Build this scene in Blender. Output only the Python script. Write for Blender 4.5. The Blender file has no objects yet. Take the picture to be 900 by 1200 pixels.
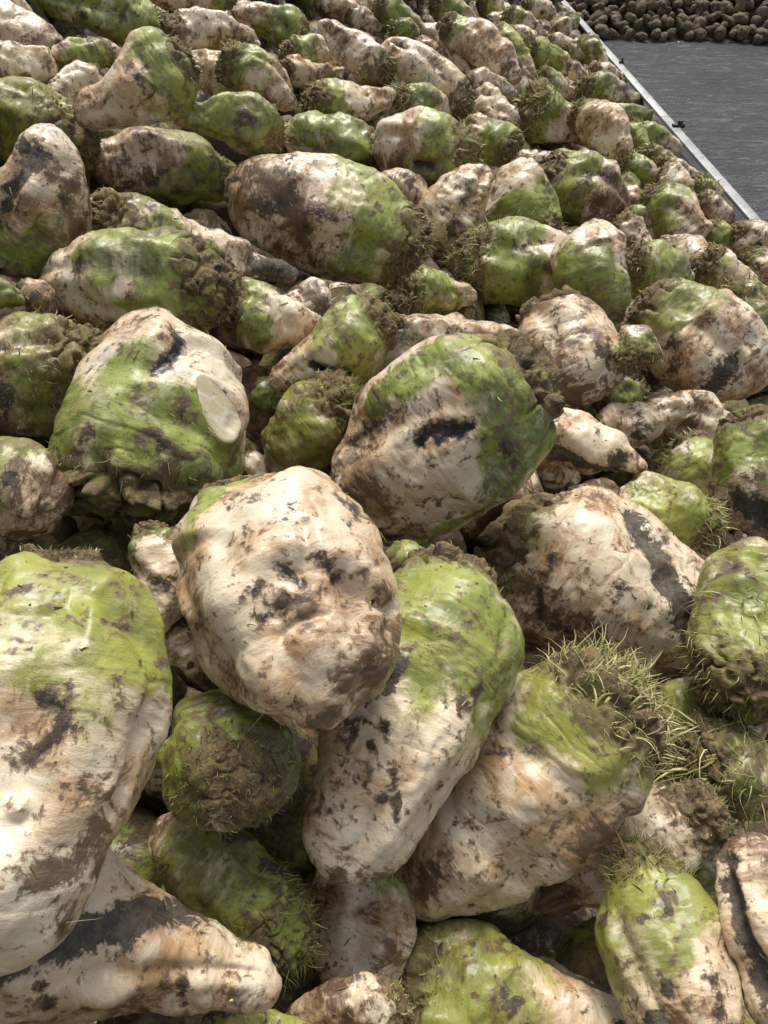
import bpy, math, random
import numpy as np
from mathutils import Matrix, Vector

SC = bpy.context.scene
COL = SC.collection
R_ = math.radians

# ------------------------------------------------------------------ camera
CAM = np.array([0.0, 0.0, 2.2]); PITCH = R_(45); F = 900.0
FWD = np.array([0, math.cos(PITCH), -math.sin(PITCH)])
UPV = np.array([0, math.sin(PITCH), math.cos(PITCH)])
RGT = np.array([1.0, 0, 0])
cd = bpy.data.cameras.new('camera'); cam = bpy.data.objects.new('camera', cd); COL.objects.link(cam)
cam.location = CAM; cam.rotation_euler = (math.pi/2 - PITCH, 0, 0)
cd.sensor_fit = 'HORIZONTAL'; cd.sensor_width = 36; cd.lens = 36; cd.clip_start = 0.02; cd.clip_end = 500
SC.camera = cam

def ray(px, py):
    d = RGT*((px-450)/F) + UPV*((600-py)/F) + FWD
    return d/np.linalg.norm(d)
def project(P):
    D = P - CAM
    z = D @ FWD
    return 450 + F*(D @ RGT)/z, 600 - F*(D @ UPV)/z

# the heap's face: a plane falling towards +x (unit normal, distance of the camera to it)
HN = RGT*0.43 + UPV*0.62 - FWD*0.654; HN /= np.linalg.norm(HN); HD = 0.53
def plane_rho(px, py, off=0.0):
    c = -(ray(px, py) @ HN)
    return min((HD-off)/max(c, 0.09), 6.0)

# ------------------------------------------------------------------ noise
_rs = np.random.RandomState(11)
_perm = _rs.permutation(256).astype(np.int64); _perm = np.concatenate([_perm]*3)
_val = _rs.uniform(-1, 1, 256)
def vnoise(P):
    I = np.floor(P).astype(np.int64); f = P - I; I &= 255
    f = f*f*f*(f*(f*6-15)+10)
    def h(dx, dy, dz):
        return _val[_perm[_perm[_perm[(I[:,0]+dx) & 255] + ((I[:,1]+dy) & 255)] + ((I[:,2]+dz) & 255)] & 255]
    x, y, z = f[:,0], f[:,1], f[:,2]
    a = h(0,0,0)*(1-x)+h(1,0,0)*x; b = h(0,1,0)*(1-x)+h(1,1,0)*x
    c = h(0,0,1)*(1-x)+h(1,0,1)*x; d = h(0,1,1)*(1-x)+h(1,1,1)*x
    return (a*(1-y)+b*y)*(1-z) + (c*(1-y)+d*y)*z
def fbm(P, o=3):
    s = 0; a = 1; t = 0
    for k in range(o):
        s = s + a*vnoise(P*(2.03**k) + 17.3*k); t += a; a *= 0.5
    return s/t
def sstep(a, b, x):
    t = np.clip((x-a)/(b-a), 0, 1); return t*t*(3-2*t)

# ------------------------------------------------------------------ materials
class NT:
    def __init__(s, name):
        s.m = bpy.data.materials.new(name); s.m.use_nodes = True
        s.t = s.m.node_tree; s.n = s.t.nodes; s.l = s.t.links
        s.b = s.n['Principled BSDF']
    def new(s, typ, **kw):
        n = s.n.new(typ)
        for k, v in kw.items(): setattr(n, k, v)
        return n
    def set(s, sock, v):
        if isinstance(v, bpy.types.NodeSocket): s.l.new(v, sock)
        else: sock.default_value = v
    def noise(s, vec, scale, detail=4, rough=0.55, dist=0.0):
        n = s.new('ShaderNodeTexNoise'); s.set(n.inputs['Vector'], vec)
        n.inputs['Scale'].default_value = scale; n.inputs['Detail'].default_value = detail
        n.inputs['Roughness'].default_value = rough; n.inputs['Distortion'].default_value = dist
        return n.outputs['Fac']
    def math(s, op, a, b=0.0, c=None, clamp=False):
        n = s.new('ShaderNodeMath', operation=op, use_clamp=clamp)
        s.set(n.inputs[0], a); s.set(n.inputs[1], b)
        if c is not None: s.set(n.inputs[2], c)
        return n.outputs[0]
    def ss(s, x, a, b):
        n = s.new('ShaderNodeMapRange', interpolation_type='SMOOTHSTEP')
        s.set(n.inputs['Value'], x); s.set(n.inputs['From Min'], a); s.set(n.inputs['From Max'], b)
        return n.outputs['Result']
    def mix(s, f, a, b):
        n = s.new('ShaderNodeMix', data_type='RGBA')
        s.set(n.inputs['Factor'], f); s.set(n.inputs[6], a); s.set(n.inputs[7], b)
        return n.outputs[2]
    def mixf(s, f, a, b):
        n = s.new('ShaderNodeMix', data_type='FLOAT')
        s.set(n.inputs['Factor'], f); s.set(n.inputs[2], a); s.set(n.inputs[3], b)
        return n.outputs[0]
    def attr(s, name):
        n = s.new('ShaderNodeAttribute', attribute_name=name)
        sp = s.new('ShaderNodeSeparateColor'); s.l.new(n.outputs['Color'], sp.inputs[0])
        return sp.outputs[0], sp.outputs[1], sp.outputs[2], n.outputs['Alpha']
    def scl(s, vec, sc):
        n = s.new('ShaderNodeVectorMath', operation='MULTIPLY'); s.set(n.inputs[0], vec); n.inputs[1].default_value = sc
        return n.outputs[0]
    def bump(s, h, strength, dist):
        n = s.new('ShaderNodeBump'); s.set(n.inputs['Height'], h)
        n.inputs['Strength'].default_value = strength; n.inputs['Distance'].default_value = dist
        s.l.new(n.outputs[0], s.b.inputs['Normal']); return n

def C(r, g, b): return (r, g, b, 1)

def make_skin():
    t = NT('beet_skin')
    at = t.new('ShaderNodeAttribute', attribute_name='pos')      # the beet's own coordinates, in metres, shifted per beet
    P = at.outputs['Vector']
    green, mud, dark, cut = t.attr('ma')
    brown, crown, stain, tone = t.attr('mb')
    big, mid, blo, _x = t.attr('mc')                              # slow patterns of the skin, 0..1 about 0.5
    n_fin = t.noise(P, 190, 5, 0.72)
    n_b2 = t.noise(P, 38, 6, 0.70, 0.9)
    P2 = t.scl(P, (1, 1, 3.4)); n_ring = t.noise(P2, 42, 5, 0.66, 0.7)     # transverse wrinkles and smears
    n_sp = t.noise(P, 90, 4, 0.6, 0.5)
    def add(*a):
        r = a[0]
        for q in a[1:]: r = t.math('ADD', r, q)
        return r
    mul = lambda a, k: t.math('MULTIPLY', a, k)
    dev = lambda x, k: mul(t.math('SUBTRACT', x, .5), k)            # a noise as a deviation, scaled
    c_b2, c_rg, c_sp, c_fn, c_mid, c_big, c_blo = (dev(q, 1.0) for q in (n_b2, n_ring, n_sp, n_fin, mid, big, blo))
    # root skin: cream flesh, tan skin, soil film
    base = t.mix(t.ss(add(mul(c_b2, 2.0), mul(c_mid, 1.3), mul(c_rg, 1.2)), -.25, .30), C(.76, .62, .435), C(.55, .375, .215))
    base = t.mix(mul(t.ss(add(mul(c_big, 1.6), mul(c_rg, 1.2)), .05, .35), .85), base, C(.78, .69, .52))
    base = t.mix(mul(t.ss(add(mul(c_blo, 1.4), mul(c_b2, 1.2)), .06, .40), .7), base, C(.50, .29, .12))
    film = t.ss(add(mul(c_rg, 1.9), mul(c_fn, .9), mul(c_blo, 1.5), mul(brown, .80)), .38, 1.0)
    base = t.mix(mul(film, .88), base, C(.27, .155, .078))
    fb = t.ss(add(mul(c_b2, 3.0), mul(c_rg, 1.4), mul(c_mid, 1.4), mul(brown, .9)), .62, 1.02)
    base = t.mix(mul(fb, .88), base, C(.11, .065, .036))
    fleck = t.ss(add(mul(c_fn, 3.0), mul(c_b2, 1.0), mul(brown, .55)), .56, .84)
    base = t.mix(mul(fleck, .65), base, C(.17, .10, .055))
    # green shoulder
    gm = add(green, mul(c_b2, 1.7), mul(c_rg, 1.0), mul(c_mid, 1.3), mul(c_fn, .3))
    gf = mul(t.ss(gm, .22, .88), t.ss(green, .01, .22))
    gc = t.mix(t.ss(add(mul(c_big, 1.2), mul(c_mid, 1.2), mul(c_b2, .7)), -.25, .25), C(.095, .15, .014), C(.235, .295, .034))
    gc = t.mix(mul(t.ss(add(mul(c_rg, 2.2), mul(c_blo, 1.4)), .10, .48), .6), gc, C(.45, .46, .13))
    gc = t.mix(mul(t.ss(add(mul(c_sp, 1.6), mul(c_b2, 2.0), mul(brown, .25)), .10, .42), .72), gc, C(.07, .072, .022))
    gc = t.mix(mul(t.ss(add(mul(c_rg, 2.2), mul(c_b2, 1.4), mul(c_fn, .8), mul(brown, .7)), .42, .82), .75), gc, C(.11, .078, .038))
    gc = t.mix(mul(tone, .55), gc, t.mix(.6, gc, C(.50, .47, .09)))
    edge = mul(t.math('SUBTRACT', t.ss(gm, .15, .5), gf, clamp=True), mul(t.ss(green, .01, .22), .7))
    base = t.mix(edge, base, C(.56, .53, .26))
    base = t.mix(mul(gf, .93), base, gc)
    # scabs, bruises and spots with a brown rim
    spv = add(mul(c_sp, 2.2), mul(c_b2, 2.2), mul(c_fn, .7), mul(stain, .34))
    halo = t.ss(spv, .48, .78); sp = t.ss(spv, .69, .86)
    base = t.mix(mul(halo, .6), base, C(.16, .10, .055)); base = t.mix(mul(sp, .88), base, C(.045, .033, .026))
    dv = add(dark, mul(c_b2, 3.6), mul(c_sp, 3.2), mul(c_fn, 2.6))
    base = t.mix(mul(t.ss(dv, .25, .65), .7), base, C(.17, .10, .055))
    dk = t.ss(dv, .66, 1.02); base = t.mix(mul(dk, .93), base, t.mix(t.ss(n_fin, .35, .65), C(.028, .021, .017), C(.085, .055, .036)))
    base = t.mix(t.ss(add(dark, mul(c_b2, 1.2), mul(c_fn, .8)), .98, 1.12), base, C(.006, .006, .007))
    mv = add(mud, mul(c_b2, 3.0), mul(c_sp, 1.6), mul(c_fn, 1.6))
    base = t.mix(mul(t.ss(mv, .2, .6), .6), base, C(.21, .135, .08))
    md = t.ss(mv, .50, .66)
    base = t.mix(mul(md, .97), base, t.mix(t.ss(n_fin, .35, .65), C(.040, .032, .025), C(.125, .100, .073)))
    # cut flesh
    cf = t.ss(add(cut, mul(c_b2, .8)), .45, .6)
    rim = mul(t.math('SUBTRACT', t.ss(cut, .12, .4), cf, clamp=True), .4)
    base = t.mix(rim, base, C(.30, .17, .07))
    base = t.mix(cf, base, t.mix(t.ss(add(mul(c_rg, 2.0), mul(c_blo, 1.5), mul(c_b2, 2)), -.3, .4), C(.60, .50, .30), C(.78, .73, .55)))
    # scabby brown crown shoulder
    cr = t.ss(add(crown, mul(c_b2, 3.4)), .42, .95)
    base = t.mix(mul(cr, .82), base, t.mix(t.ss(n_fin, .3, .7), C(.06, .042, .022), C(.24, .175, .08)))
    t.l.new(base, t.b.inputs['Base Color'])
    ro = t.mixf(t.ss(n_fin, .38, .62), .22, .46)
    ro = t.mixf(film, ro, .52); ro = t.mixf(mul(gf, .5), ro, .55); ro = t.mixf(md, ro, .7); ro = t.mixf(cr, ro, .78); ro = t.mixf(cf, ro, .3)
    t.l.new(ro, t.b.inputs['Roughness'])
    t.b.inputs['Specular IOR Level'].default_value = .5
    h = add(mul(n_ring, .7), mul(n_fin, .35), mul(n_b2, .9), mul(md, .22), mul(sp, -.15), mul(cr, .15))
    h = mul(h, t.mixf(cf, 1.0, .15))
    h = add(h, mul(dk, -.3), mul(fleck, .08))
    t.bump(h, .5, .0030)
    wet = mul(t.math('SUBTRACT', 1.0, t.math('MAXIMUM', md, cr)), .28)
    t.l.new(wet, t.b.inputs['Coat Weight']); t.b.inputs['Coat Roughness'].default_value = .2
    return t.m

def make_crown():
    t = NT('beet_crown')
    at = t.new('ShaderNodeAttribute', attribute_name='pos'); P = at.outputs['Vector']
    green, _m, _d, _c = t.attr('ma')
    a = t.noise(P, 60, 6, 0.7, 0.7); b = t.noise(P, 210, 5, 0.7); c = t.noise(P, 28, 4, 0.6)
    col = t.mix(t.ss(a, 0.35, 0.62), C(0.055, 0.036, 0.018), C(0.24, 0.165, 0.072))
    col = t.mix(t.math('MULTIPLY', t.ss(b, 0.48, 0.7), 0.6), col, C(0.36, 0.29, 0.15))
    gf = t.ss(t.math('ADD', t.math('MULTIPLY', green, 0.10), t.math('MULTIPLY', t.math('ADD', c, a), .5)), 0.60, 0.70)
    col = t.mix(t.math('MULTIPLY', gf, 0.8), col, t.mix(b, C(0.09, 0.14, 0.015), C(0.27, 0.33, 0.05)))
    t.l.new(col, t.b.inputs['Base Color']); t.b.inputs['Roughness'].default_value = 0.75
    t.bump(t.math('ADD', a, t.math('MULTIPLY', b, 0.7)), 0.9, 0.005)
    return t.m

def make_fibre():
    t = NT('leaf_fibre')
    r, g, b, al = t.attr('ma')
    c = t.mix(t.ss(r, 0.0, 0.55), C(0.10, 0.105, 0.03), C(0.34, 0.34, 0.10))
    c = t.mix(t.ss(r, 0.55, 1.0), c, C(0.66, 0.62, 0.30))
    c = t.mix(g, c, C(0.20, 0.125, 0.062))
    t.l.new(c, t.b.inputs['Base Color']); t.b.inputs['Roughness'].default_value = 0.55
    t.b.inputs['Subsurface Weight'].default_value = 0.0
    return t.m

SKIN = make_skin(); CROWN = make_crown(); FIBRE = make_fibre()

# ------------------------------------------------------------------ mesh helpers
def mesh_np(name, V, faces4=None, faces3=None, mat=None, attrs=None, smooth=True):
    me = bpy.data.meshes.new(name)
    V = np.asarray(V, dtype=np.float32)
    me.vertices.add(len(V)); me.vertices.foreach_set('co', V.ravel())
    fl = []; st = []; k = 0
    parts = []
    if faces4 is not None and len(faces4): parts.append((np.asarray(faces4, dtype=np.int32), 4))
    if faces3 is not None and len(faces3): parts.append((np.asarray(faces3, dtype=np.int32), 3))
    loops = np.concatenate([p.ravel() for p, _ in parts])
    starts = []; off = 0
    for p, n in parts:
        starts.append(off + np.arange(len(p))*n); off += p.size
    starts = np.concatenate(starts).astype(np.int32)
    me.loops.add(len(loops)); me.loops.foreach_set('vertex_index', loops.astype(np.int32))
    me.polygons.add(len(starts)); me.polygons.foreach_set('loop_start', starts)
    me.update(calc_edges=True)
    if smooth: me.polygons.foreach_set('use_smooth', np.ones(len(starts), dtype=bool))
    for an, arr in (attrs or {}).items():
        arr = np.asarray(arr, dtype=np.float32)
        if arr.shape[1] == 4:
            a = me.attributes.new(an, 'FLOAT_COLOR', 'POINT'); a.data.foreach_set('color', arr.ravel())
        else:
            a = me.attributes.new(an, 'FLOAT_VECTOR', 'POINT'); a.data.foreach_set('vector', arr.ravel())
    if mat: me.materials.append(mat)
    return me
def link(name, me, parent=None):
    o = bpy.data.objects.new(name, me); COL.objects.link(o)
    if parent is not None: o.parent = parent
    return o
def tag(o, label=None, cat=None, group=None, kind=None):
    for k, v in (('label', label), ('category', cat), ('group', group), ('kind', kind)):
        if v: o[k] = v

# ------------------------------------------------------------------ the shape of a beet
PROF = {  # m (widest point), pc (fullness of the crown end), k (taper), tip radius, rounding start
 'c': (0.30, 2.3, 1.35, 0.22, 0.86), 'e': (0.43, 2.1, 2.0, 0.38, 0.72), 'r': (0.48, 2.1, 2.3, 0.42, 0.62),
 'l': (0.24, 2.0, 1.05, 0.24, 0.90), 'b': (0.36, 2.5, 2.3, 0.58, 0.78), 'p': (0.34, 2.0, 1.15, 0.10, 0.93), 'k': (0.34, 2.2, 1.8, 0.34, 0.80), 'n': (0.46, 1.45, 2.0, 0.45, 0.75)}
def profile(s, typ, pc2=None):
    m, pc, k, tip, rs = PROF[typ]
    pc = pc2 or pc
    r = np.where(s < m, np.clip(1-((m-s)/m)**pc, 0, 1)**(1/pc), 0.0)
    q = np.clip((s-m)/(1-m), 0, 1)
    r2 = 1-(1-tip)*q**k
    e = np.clip((q-rs)/(1-rs), 0, 1)
    r2 = r2*np.sqrt(np.clip(1-e**2.3, 0, 1))
    return np.where(s < m, r, r2)

class Beet:
    pc = None; rings = False; knob = 1.0

def body_grid(b, s0, s1, nv, nu):
    """undisplaced surface in the beet's own frame: z up the crown, y towards the open side"""
    t = np.linspace(0, 1, nv)
    if s1 > 0.99: s = s0 + (s1-s0)*(0.5-0.5*np.cos(t*math.pi))*0.92 + (s1-s0)*t*0.08
    else: s = s0 + (s1-s0)*t**1.8
    ph = np.arange(nu)/nu*2*math.pi
    S, PH = np.meshgrid(s, ph, indexing='ij'); S = S.ravel(); PH = PH.ravel()
    r = profile(S, b.typ, b.pc)*b.R
    z = (0.5-S)*b.L
    ax = b.bend*b.R*(np.sin(S*math.pi)-0.5)
    ay = b.bend2*b.R*(np.sin(S*math.pi)-0.5)
    P = np.stack([np.cos(PH)*r*b.wx + ax, np.sin(PH)*r*b.wy + ay, z], 1)
    # normals of the smooth form
    ds = 1e-3
    rn = profile(np.clip(S+ds, 0, 1), b.typ, b.pc)*b.R; rp = profile(np.clip(S-ds, 0, 1), b.typ, b.pc)*b.R
    slope = (rn-rp)/(2*ds)/b.L
    N = np.stack([np.cos(PH), np.sin(PH), slope], 1)
    N[:, 2] = np.clip(N[:, 2], -6, 6)
    N /= np.linalg.norm(N, axis=1)[:, None]
    N[S < 1e-6] = (0, 0, 1); N[S > 1-1e-6] = (0, 0, -1)
    return S, PH, P, N, nv, nu

def displace(b, S, PH, P, N):
    sd = b.seed; o = np.array([sd*3.7 % 97, sd*5.1 % 89, sd*7.3 % 83])
    q = P/b.R
    d = (0.13+0.05*b.lump)*fbm(q*0.95+o, 2) + 0.066*fbm(q*2.0+o+5, 3)*b.lump + 0.010*fbm(q*7+o+15, 2)
    # soft ridges running along the root
    d = d + 0.020*np.sin(PH*4+sd+3.5*vnoise(q*0.9+o))*sstep(0.08, 0.35, S)*(1-sstep(0.8, 1, S))*b.lump
    # the two root furrows, a little twisted
    tw = 0.9*math.sin(sd)*(S-0.3)
    for kk in (0, 1):
        a = (PH - b.groove - kk*math.pi - tw + math.pi) % (2*math.pi) - math.pi
        w = 0.20+0.06*math.sin(sd*2.1)
        env = sstep(0.2, 0.42, S)*(1-sstep(0.86, 1.0, S))
        d = d - (0.13*b.gdep)*np.exp(-(a/w)**2)*env + 0.035*b.gdep*np.exp(-((np.abs(a)-2.1*w)/w)**2)*env
    # shrivelled folds near the widest part
    fo = fbm(np.stack([q[:, 0]*1.3, q[:, 1]*1.3, q[:, 2]*2.4], 1)+o+31, 3)
    d = d - 0.010*b.lump*np.exp(-(fo/0.05)**2)*sstep(0.1, 0.2, S)
    d = d - 0.11*sstep(0.08, 0.42, fbm(q*0.8+o+44, 2)) + 0.03*sstep(0.2, 0.5, fbm(q*1.5+o+47, 2))
    # knobbly shoulder
    kn = np.abs(fbm(q*3.2+o+9, 2))
    cm = 1-sstep(b.cs*0.7, b.cs*1.35, S)
    d = d - 0.10*cm*np.exp(-(kn/0.10)**2)*b.knob + 0.03*cm
    if b.rings: d = d + 0.016*np.sin(S*75+2*vnoise(q*2+o))*(1-sstep(0.25, 0.4, S))
    return d*b.R

def seg_dist(P, pts):
    D = np.full(len(P), 1e9)
    if len(pts) == 1: return np.linalg.norm(P-pts[0], axis=1)
    for a, c in zip(pts[:-1], pts[1:]):
        e = c-a; L2 = max(e@e, 1e-12)
        t = np.clip(((P-a)@e)/L2, 0, 1)
        D = np.minimum(D, np.linalg.norm(P-(a+t[:, None]*e), axis=1))
    return D

def grid_faces(nv, nu):
    i = np.arange(nv-1)[:, None]*nu; j = np.arange(nu)[None, :]; j2 = (j+1) % nu
    a = (i+j).ravel(); b_ = (i+j2).ravel(); c = (i+nu+j2).ravel(); d = (i+nu+j).ravel()
    return np.stack([a, d, c, b_], 1)

def finish_poles(V, N, nv, nu):
    V[:nu] = V[:nu].mean(0); V[-nu:] = V[-nu:].mean(0)
    return V

def setup_frame(b):
    """real place, size and orientation of a beet from where its two ends lie"""
    A, B_ = np.array(b.A, float), np.array(b.B, float)
    c = (A+B_)/2; b.c2 = c
    ax2 = A-B_; ln = np.linalg.norm(ax2); ax2 = ax2/ln if ln > 1e-6 else np.array([0, -1.0]); lat2 = np.array([-ax2[1], ax2[0]])
    rho = b.rho
    C3 = CAM + ray(*c)*rho
    A3 = CAM + ray(*A)*rho; B3 = CAM + ray(*B_)*rho
    l0 = ray(*(c+lat2*b.W/2))*rho; l1 = ray(*(c-lat2*b.W/2))*rho
    Rr = np.linalg.norm(l0-l1)/2*0.97; e = np.linalg.norm(A3-B3)/2*0.985
    w = -ray(*c)
    ax = A3-B3; ax -= (ax@w)*w; ax /= np.linalg.norm(ax)
    lat = np.cross(w, ax)
    t = R_(b.tilt); st, ct = math.sin(t), math.cos(t)
    a = math.sqrt(max(e*e - Rr*Rr*st*st, (0.55*e)**2*ct*ct))/max(ct, 0.2)
    a = min(a, max(1.7*Rr, e))
    if b.ln < b.W*0.6: a = 1.25*Rr
    axis = ax*ct + w*st; out = w*ct - ax*st
    b.R = Rr; b.L = 2*a; b.C3 = C3
    b.M = np.stack([np.cross(out, axis), out, axis], 1)    # columns: local x, y, z
    return b

# ------------------------------------------------------------------ strands (leaf stubs, fibres, rootlets)
def strands(name, parent, P, D, L, rad, rng, droop=0.3, curl=0.5, nseg=5, brown=0.2, shade=(0.2, 1.0), Wm=None):
    n = len(P)
    if n == 0: return None
    L = np.broadcast_to(np.asarray(L, float), (n,)); rad = np.broadcast_to(np.asarray(rad, float), (n,))
    g = np.array([0, 0, -1.0]) if Wm is None else Wm
    D = D/np.linalg.norm(D, axis=1)[:, None]
    side = np.cross(D, rng.normal(size=(n, 3))); side /= np.linalg.norm(side, axis=1)[:, None]
    pts = [P - D*0.15*L[:, None]*0.5]; d = D.copy(); cur = pts[0]
    cs = rng.normal(scale=curl, size=(n, 1))
    for k in range(nseg):
        d = d + side*cs*0.45 + g*droop*0.3 + rng.normal(scale=0.13, size=(n, 3))
        d /= np.linalg.norm(d, axis=1)[:, None]
        cur = cur + d*(L/nseg)[:, None]; pts.append(cur)
    pts = np.stack(pts, 1)                                  # n, m, 3
    m = nseg+1
    s2 = np.cross(D, side)
    tt = np.linspace(0, 1, m); taper = (1-tt**1.6*0.85)
    offs = []
    for q in range(3):
        a = q*2*math.pi/3
        o = (side*math.cos(a) + s2*math.sin(a)*0.6)[:, None, :]*(rad[:, None]*taper[None, :])[:, :, None]
        offs.append(pts+o)
    V = np.stack(offs, 2).reshape(-1, 3)                    # n, m, 3, xyz
    idx = np.arange(n*m*3).reshape(n, m, 3)
    fs = []
    for q in range(3):
        r = (q+1) % 3
        fs.append(np.stack([idx[:, :-1, q], idx[:, :-1, r], idx[:, 1:, r], idx[:, 1:, q]], -1).reshape(-1, 4))
    Fq = np.concatenate(fs)
    col = np.zeros((n, m*3, 4)); col[..., 0] = (rng.uniform(shade[0], shade[1], n))[:, None]
    col[..., 1] = (rng.uniform(0, 1, n) < brown)[:, None]*rng.uniform(0.4, 1, n)[:, None]; col[..., 3] = 1
    me = mesh_np(name, V, Fq, None, FIBRE, {'ma': col.reshape(-1, 4)})
    return link(name, me, parent)

# ------------------------------------------------------------------ build one beet
def build_beet(b):
    rng = np.random.RandomState(b.seed*13+5)
    px = b.W
    nu = int(np.clip(px*1.05*b.hi, 30, 260)); nv = int(np.clip(px*1.05*b.hi*b.L/(2*b.R), 28, 300))
    root = bpy.data.objects.new('sugar_beet', None); COL.objects.link(root)
    root.empty_display_size = 0.03
    Mx = Matrix([[*b.M[0], b.C3[0]], [*b.M[1], b.C3[1]], [*b.M[2], b.C3[2]], [0, 0, 0, 1]])
    root.matrix_world = Mx
    tag(root, b.label, 'sugar beet', b.group)
    S, PH, P, N, nv, nu = body_grid(b, 0, 1, nv, nu)
    d = displace(b, S, PH, P, N)
    P0 = P + N*d[:, None]
    # coordinates for pattern
    off = np.array([b.seed*0.37 % 5, b.seed*0.71 % 5, b.seed*0.53 % 5])
    n = len(P)
    sd = b.seed
    q = P/b.R; o = np.array([sd*1.7 % 97, sd*2.1 % 89, sd*3.3 % 83])
    lo = fbm(q*1.1+o+50, 2)
    green = sstep(-0.16, 0.16, b.gs + 0.22*lo + 0.10*np.sin(PH+sd) - S)
    if b.gs <= 0.01: green[:] = 0
    mud = 0.9*sstep(0.30, 0.6, fbm(q*1.3+o+70, 3)+0.42*(b.mud-0.5))*min(1, b.mud*2)
    dark = np.zeros(n); cut = np.zeros(n)
    brown = np.clip(b.brown + 0.45*fbm(q*1.2+o+80, 2) + 0.25*sstep(0.6, 1, S), 0, 1)
    crown = 1-sstep(b.cs*0.8, b.cs*1.5, S + 0.05*lo)
    stain = np.clip(b.dark + 0.5*fbm(q*1.0+o+90, 2), 0, 1.2)
    # furrows hold soil
    tw = 0.9*math.sin(sd)*(S-0.3)
    for kk in (0, 1):
        a = (PH - b.groove - kk*math.pi - tw + math.pi) % (2*math.pi) - math.pi
        env = sstep(0.25, 0.45, S)*(1-sstep(0.9, 1.0, S))
        mud = np.maximum(mud, 0.62*b.gdep*np.exp(-(a/0.17)**2)*env*(0.6+0.6*lo))
    Wp = P0 @ b.M.T + b.C3
    if b.feat:
        Nw = N @ b.M.T
        vis = np.sum(Nw*(CAM-Wp), 1) > 0
        X, Y = project(Wp)
        for ft in b.feat:
            kind, pts, rad = ft[0], ft[1], ft[2]; dep = ft[3] if len(ft) > 3 else 0.0
            loc = []
            for fx, fy in [p[:2] for p in pts]:
                D2 = (X-fx)**2+(Y-fy)**2 + np.where(vis, 0, 1e7)
                loc.append(P0[np.argmin(D2)])
            rm = rad/F*b.rho
            wob = 1+0.45*fbm(P0*(0.8/rm)+o, 3)
            D = seg_dist(P0, loc)/(rm*wob)
            w = np.exp(-D**2*0.9)
            soft = 1-sstep(0.1, 1.9, D)
            dd = dep/F*b.rho
            if kind == 'mud': mud = np.maximum(mud, 1.3*soft)
            elif kind == 'dark': dark = np.maximum(dark, soft)
            elif kind == 'pit': dark = np.maximum(dark, 1.3*(1-sstep(0.2, 1.4, D)))
            elif kind == 'green': green = np.maximum(green, 1-sstep(0.5, 1.4, D))
            elif kind == 'pale': green = green*sstep(0.6, 1.3, D); brown = brown*sstep(0.3, 1.3, D); mud = mud*sstep(0.6, 1.2, D)
            elif kind == 'clean': stain = stain*sstep(0.6, 1.5, D); brown = brown*(0.2+0.8*sstep(0.6, 1.5, D)); mud = mud*sstep(0.6, 1.4, D)
            elif kind == 'brown': brown = np.maximum(brown, brown+(1.05-brown)*np.exp(-(D/1.5)**2))
            elif kind == 'crown': crown = np.maximum(crown, soft)
            elif kind == 'cut':
                qs = []
                for i2 in range(len(pts)-1):
                    for tt in np.linspace(0, 1, 6): qs.append((loc[i2]*(1-tt)+loc[i2+1]*tt, (pts[i2][2]*(1-tt)+pts[i2+1][2]*tt)/F*b.rho))
                cD = np.min([np.linalg.norm(P0-a, axis=1)/r2 for a, r2 in qs], 0)*(1+0.22*fbm(P0*(0.8/rm)+o, 3))
                cc = np.mean(loc, 0)-0.0*N[0]; nn = N[np.argmin(np.linalg.norm(P0-cc, axis=1))]
                h = (P0-cc)@nn
                wgt = 1-sstep(0.7, 1.5, cD)
                P0 = P0 - nn*((h+0.02*rm)*wgt)[:, None]
                cut = np.maximum(cut, 1-sstep(0.8, 1.0, cD)); continue
            if dd: P0 = P0 - N*(w*dd)[:, None]
    if b.flat is not None:                                    # a topped, sliced-off crown
        zc = b.L*(0.5-b.flat)
        h = P0[:, 2] - zc - 0.15*P0[:, 0] - 0.10*P0[:, 1]
        P0[:, 2] = np.where(h > 0, P0[:, 2]-h*0.92, P0[:, 2])
    P0 = finish_poles(P0, N, nv, nu)
    pos = P0 + off
    mc = 0.5+0.5*np.stack([fbm(P0*17+off, 2), fbm(P0*34+off+3, 2), fbm(P0*np.array([11, 11, 20])+off+6, 3), np.ones(n)], 1)
    A1 = np.stack([green, mud, dark, cut], 1); B1 = np.stack([brown, crown, stain, np.full(n, b.tone)], 1)
    link('taproot', mesh_np('taproot', P0, grid_faces(nv, nu), None, SKIN, {'pos': pos, 'ma': A1, 'mb': B1, 'mc': mc}), root)
    # crown: scabby cap of leaf scars
    nvc = max(8, int(nv*0.32)); nuc = nu
    Sc, PHc, Pc, Nc, nvc, nuc = body_grid(b, 0, b.cs*1.25, nvc, nuc)
    dc = displace(b, Sc, PHc, Pc, Nc)
    qc = Pc/b.R
    kn = fbm(qc*np.array([4.2, 4.2, 6.0])+o+7, 3); rg = 1-np.abs(fbm(qc*5.5+o+3, 2))*2.2
    lim = b.cs*(0.72+0.5*fbm(qc*1.8+o+4, 2))
    edge = sstep(0.0, b.cs*0.28, lim - Sc)
    dc = dc + b.R*((0.045+0.10*kn+0.05*rg)*edge*b.knob - 0.035*(1-edge))
    Pc = Pc + Nc*dc[:, None]
    if b.flat is not None:
        zc = b.L*(0.5-b.flat)
        h = Pc[:, 2] - zc - 0.15*Pc[:, 0] - 0.10*Pc[:, 1]
        Pc[:, 2] = np.where(h > 0, Pc[:, 2]-h*0.85, Pc[:, 2])
    Pc[:nuc] = Pc[:nuc].mean(0)
    gc = np.full(len(Pc), min(1.0, b.gs*2)); z0 = np.zeros(len(Pc))
    link('crown', mesh_np('crown', Pc, grid_faces(nvc, nuc), None, CROWN, {'pos': Pc+off, 'ma': np.stack([gc, z0, z0, z0+1], 1)}), root)
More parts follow.
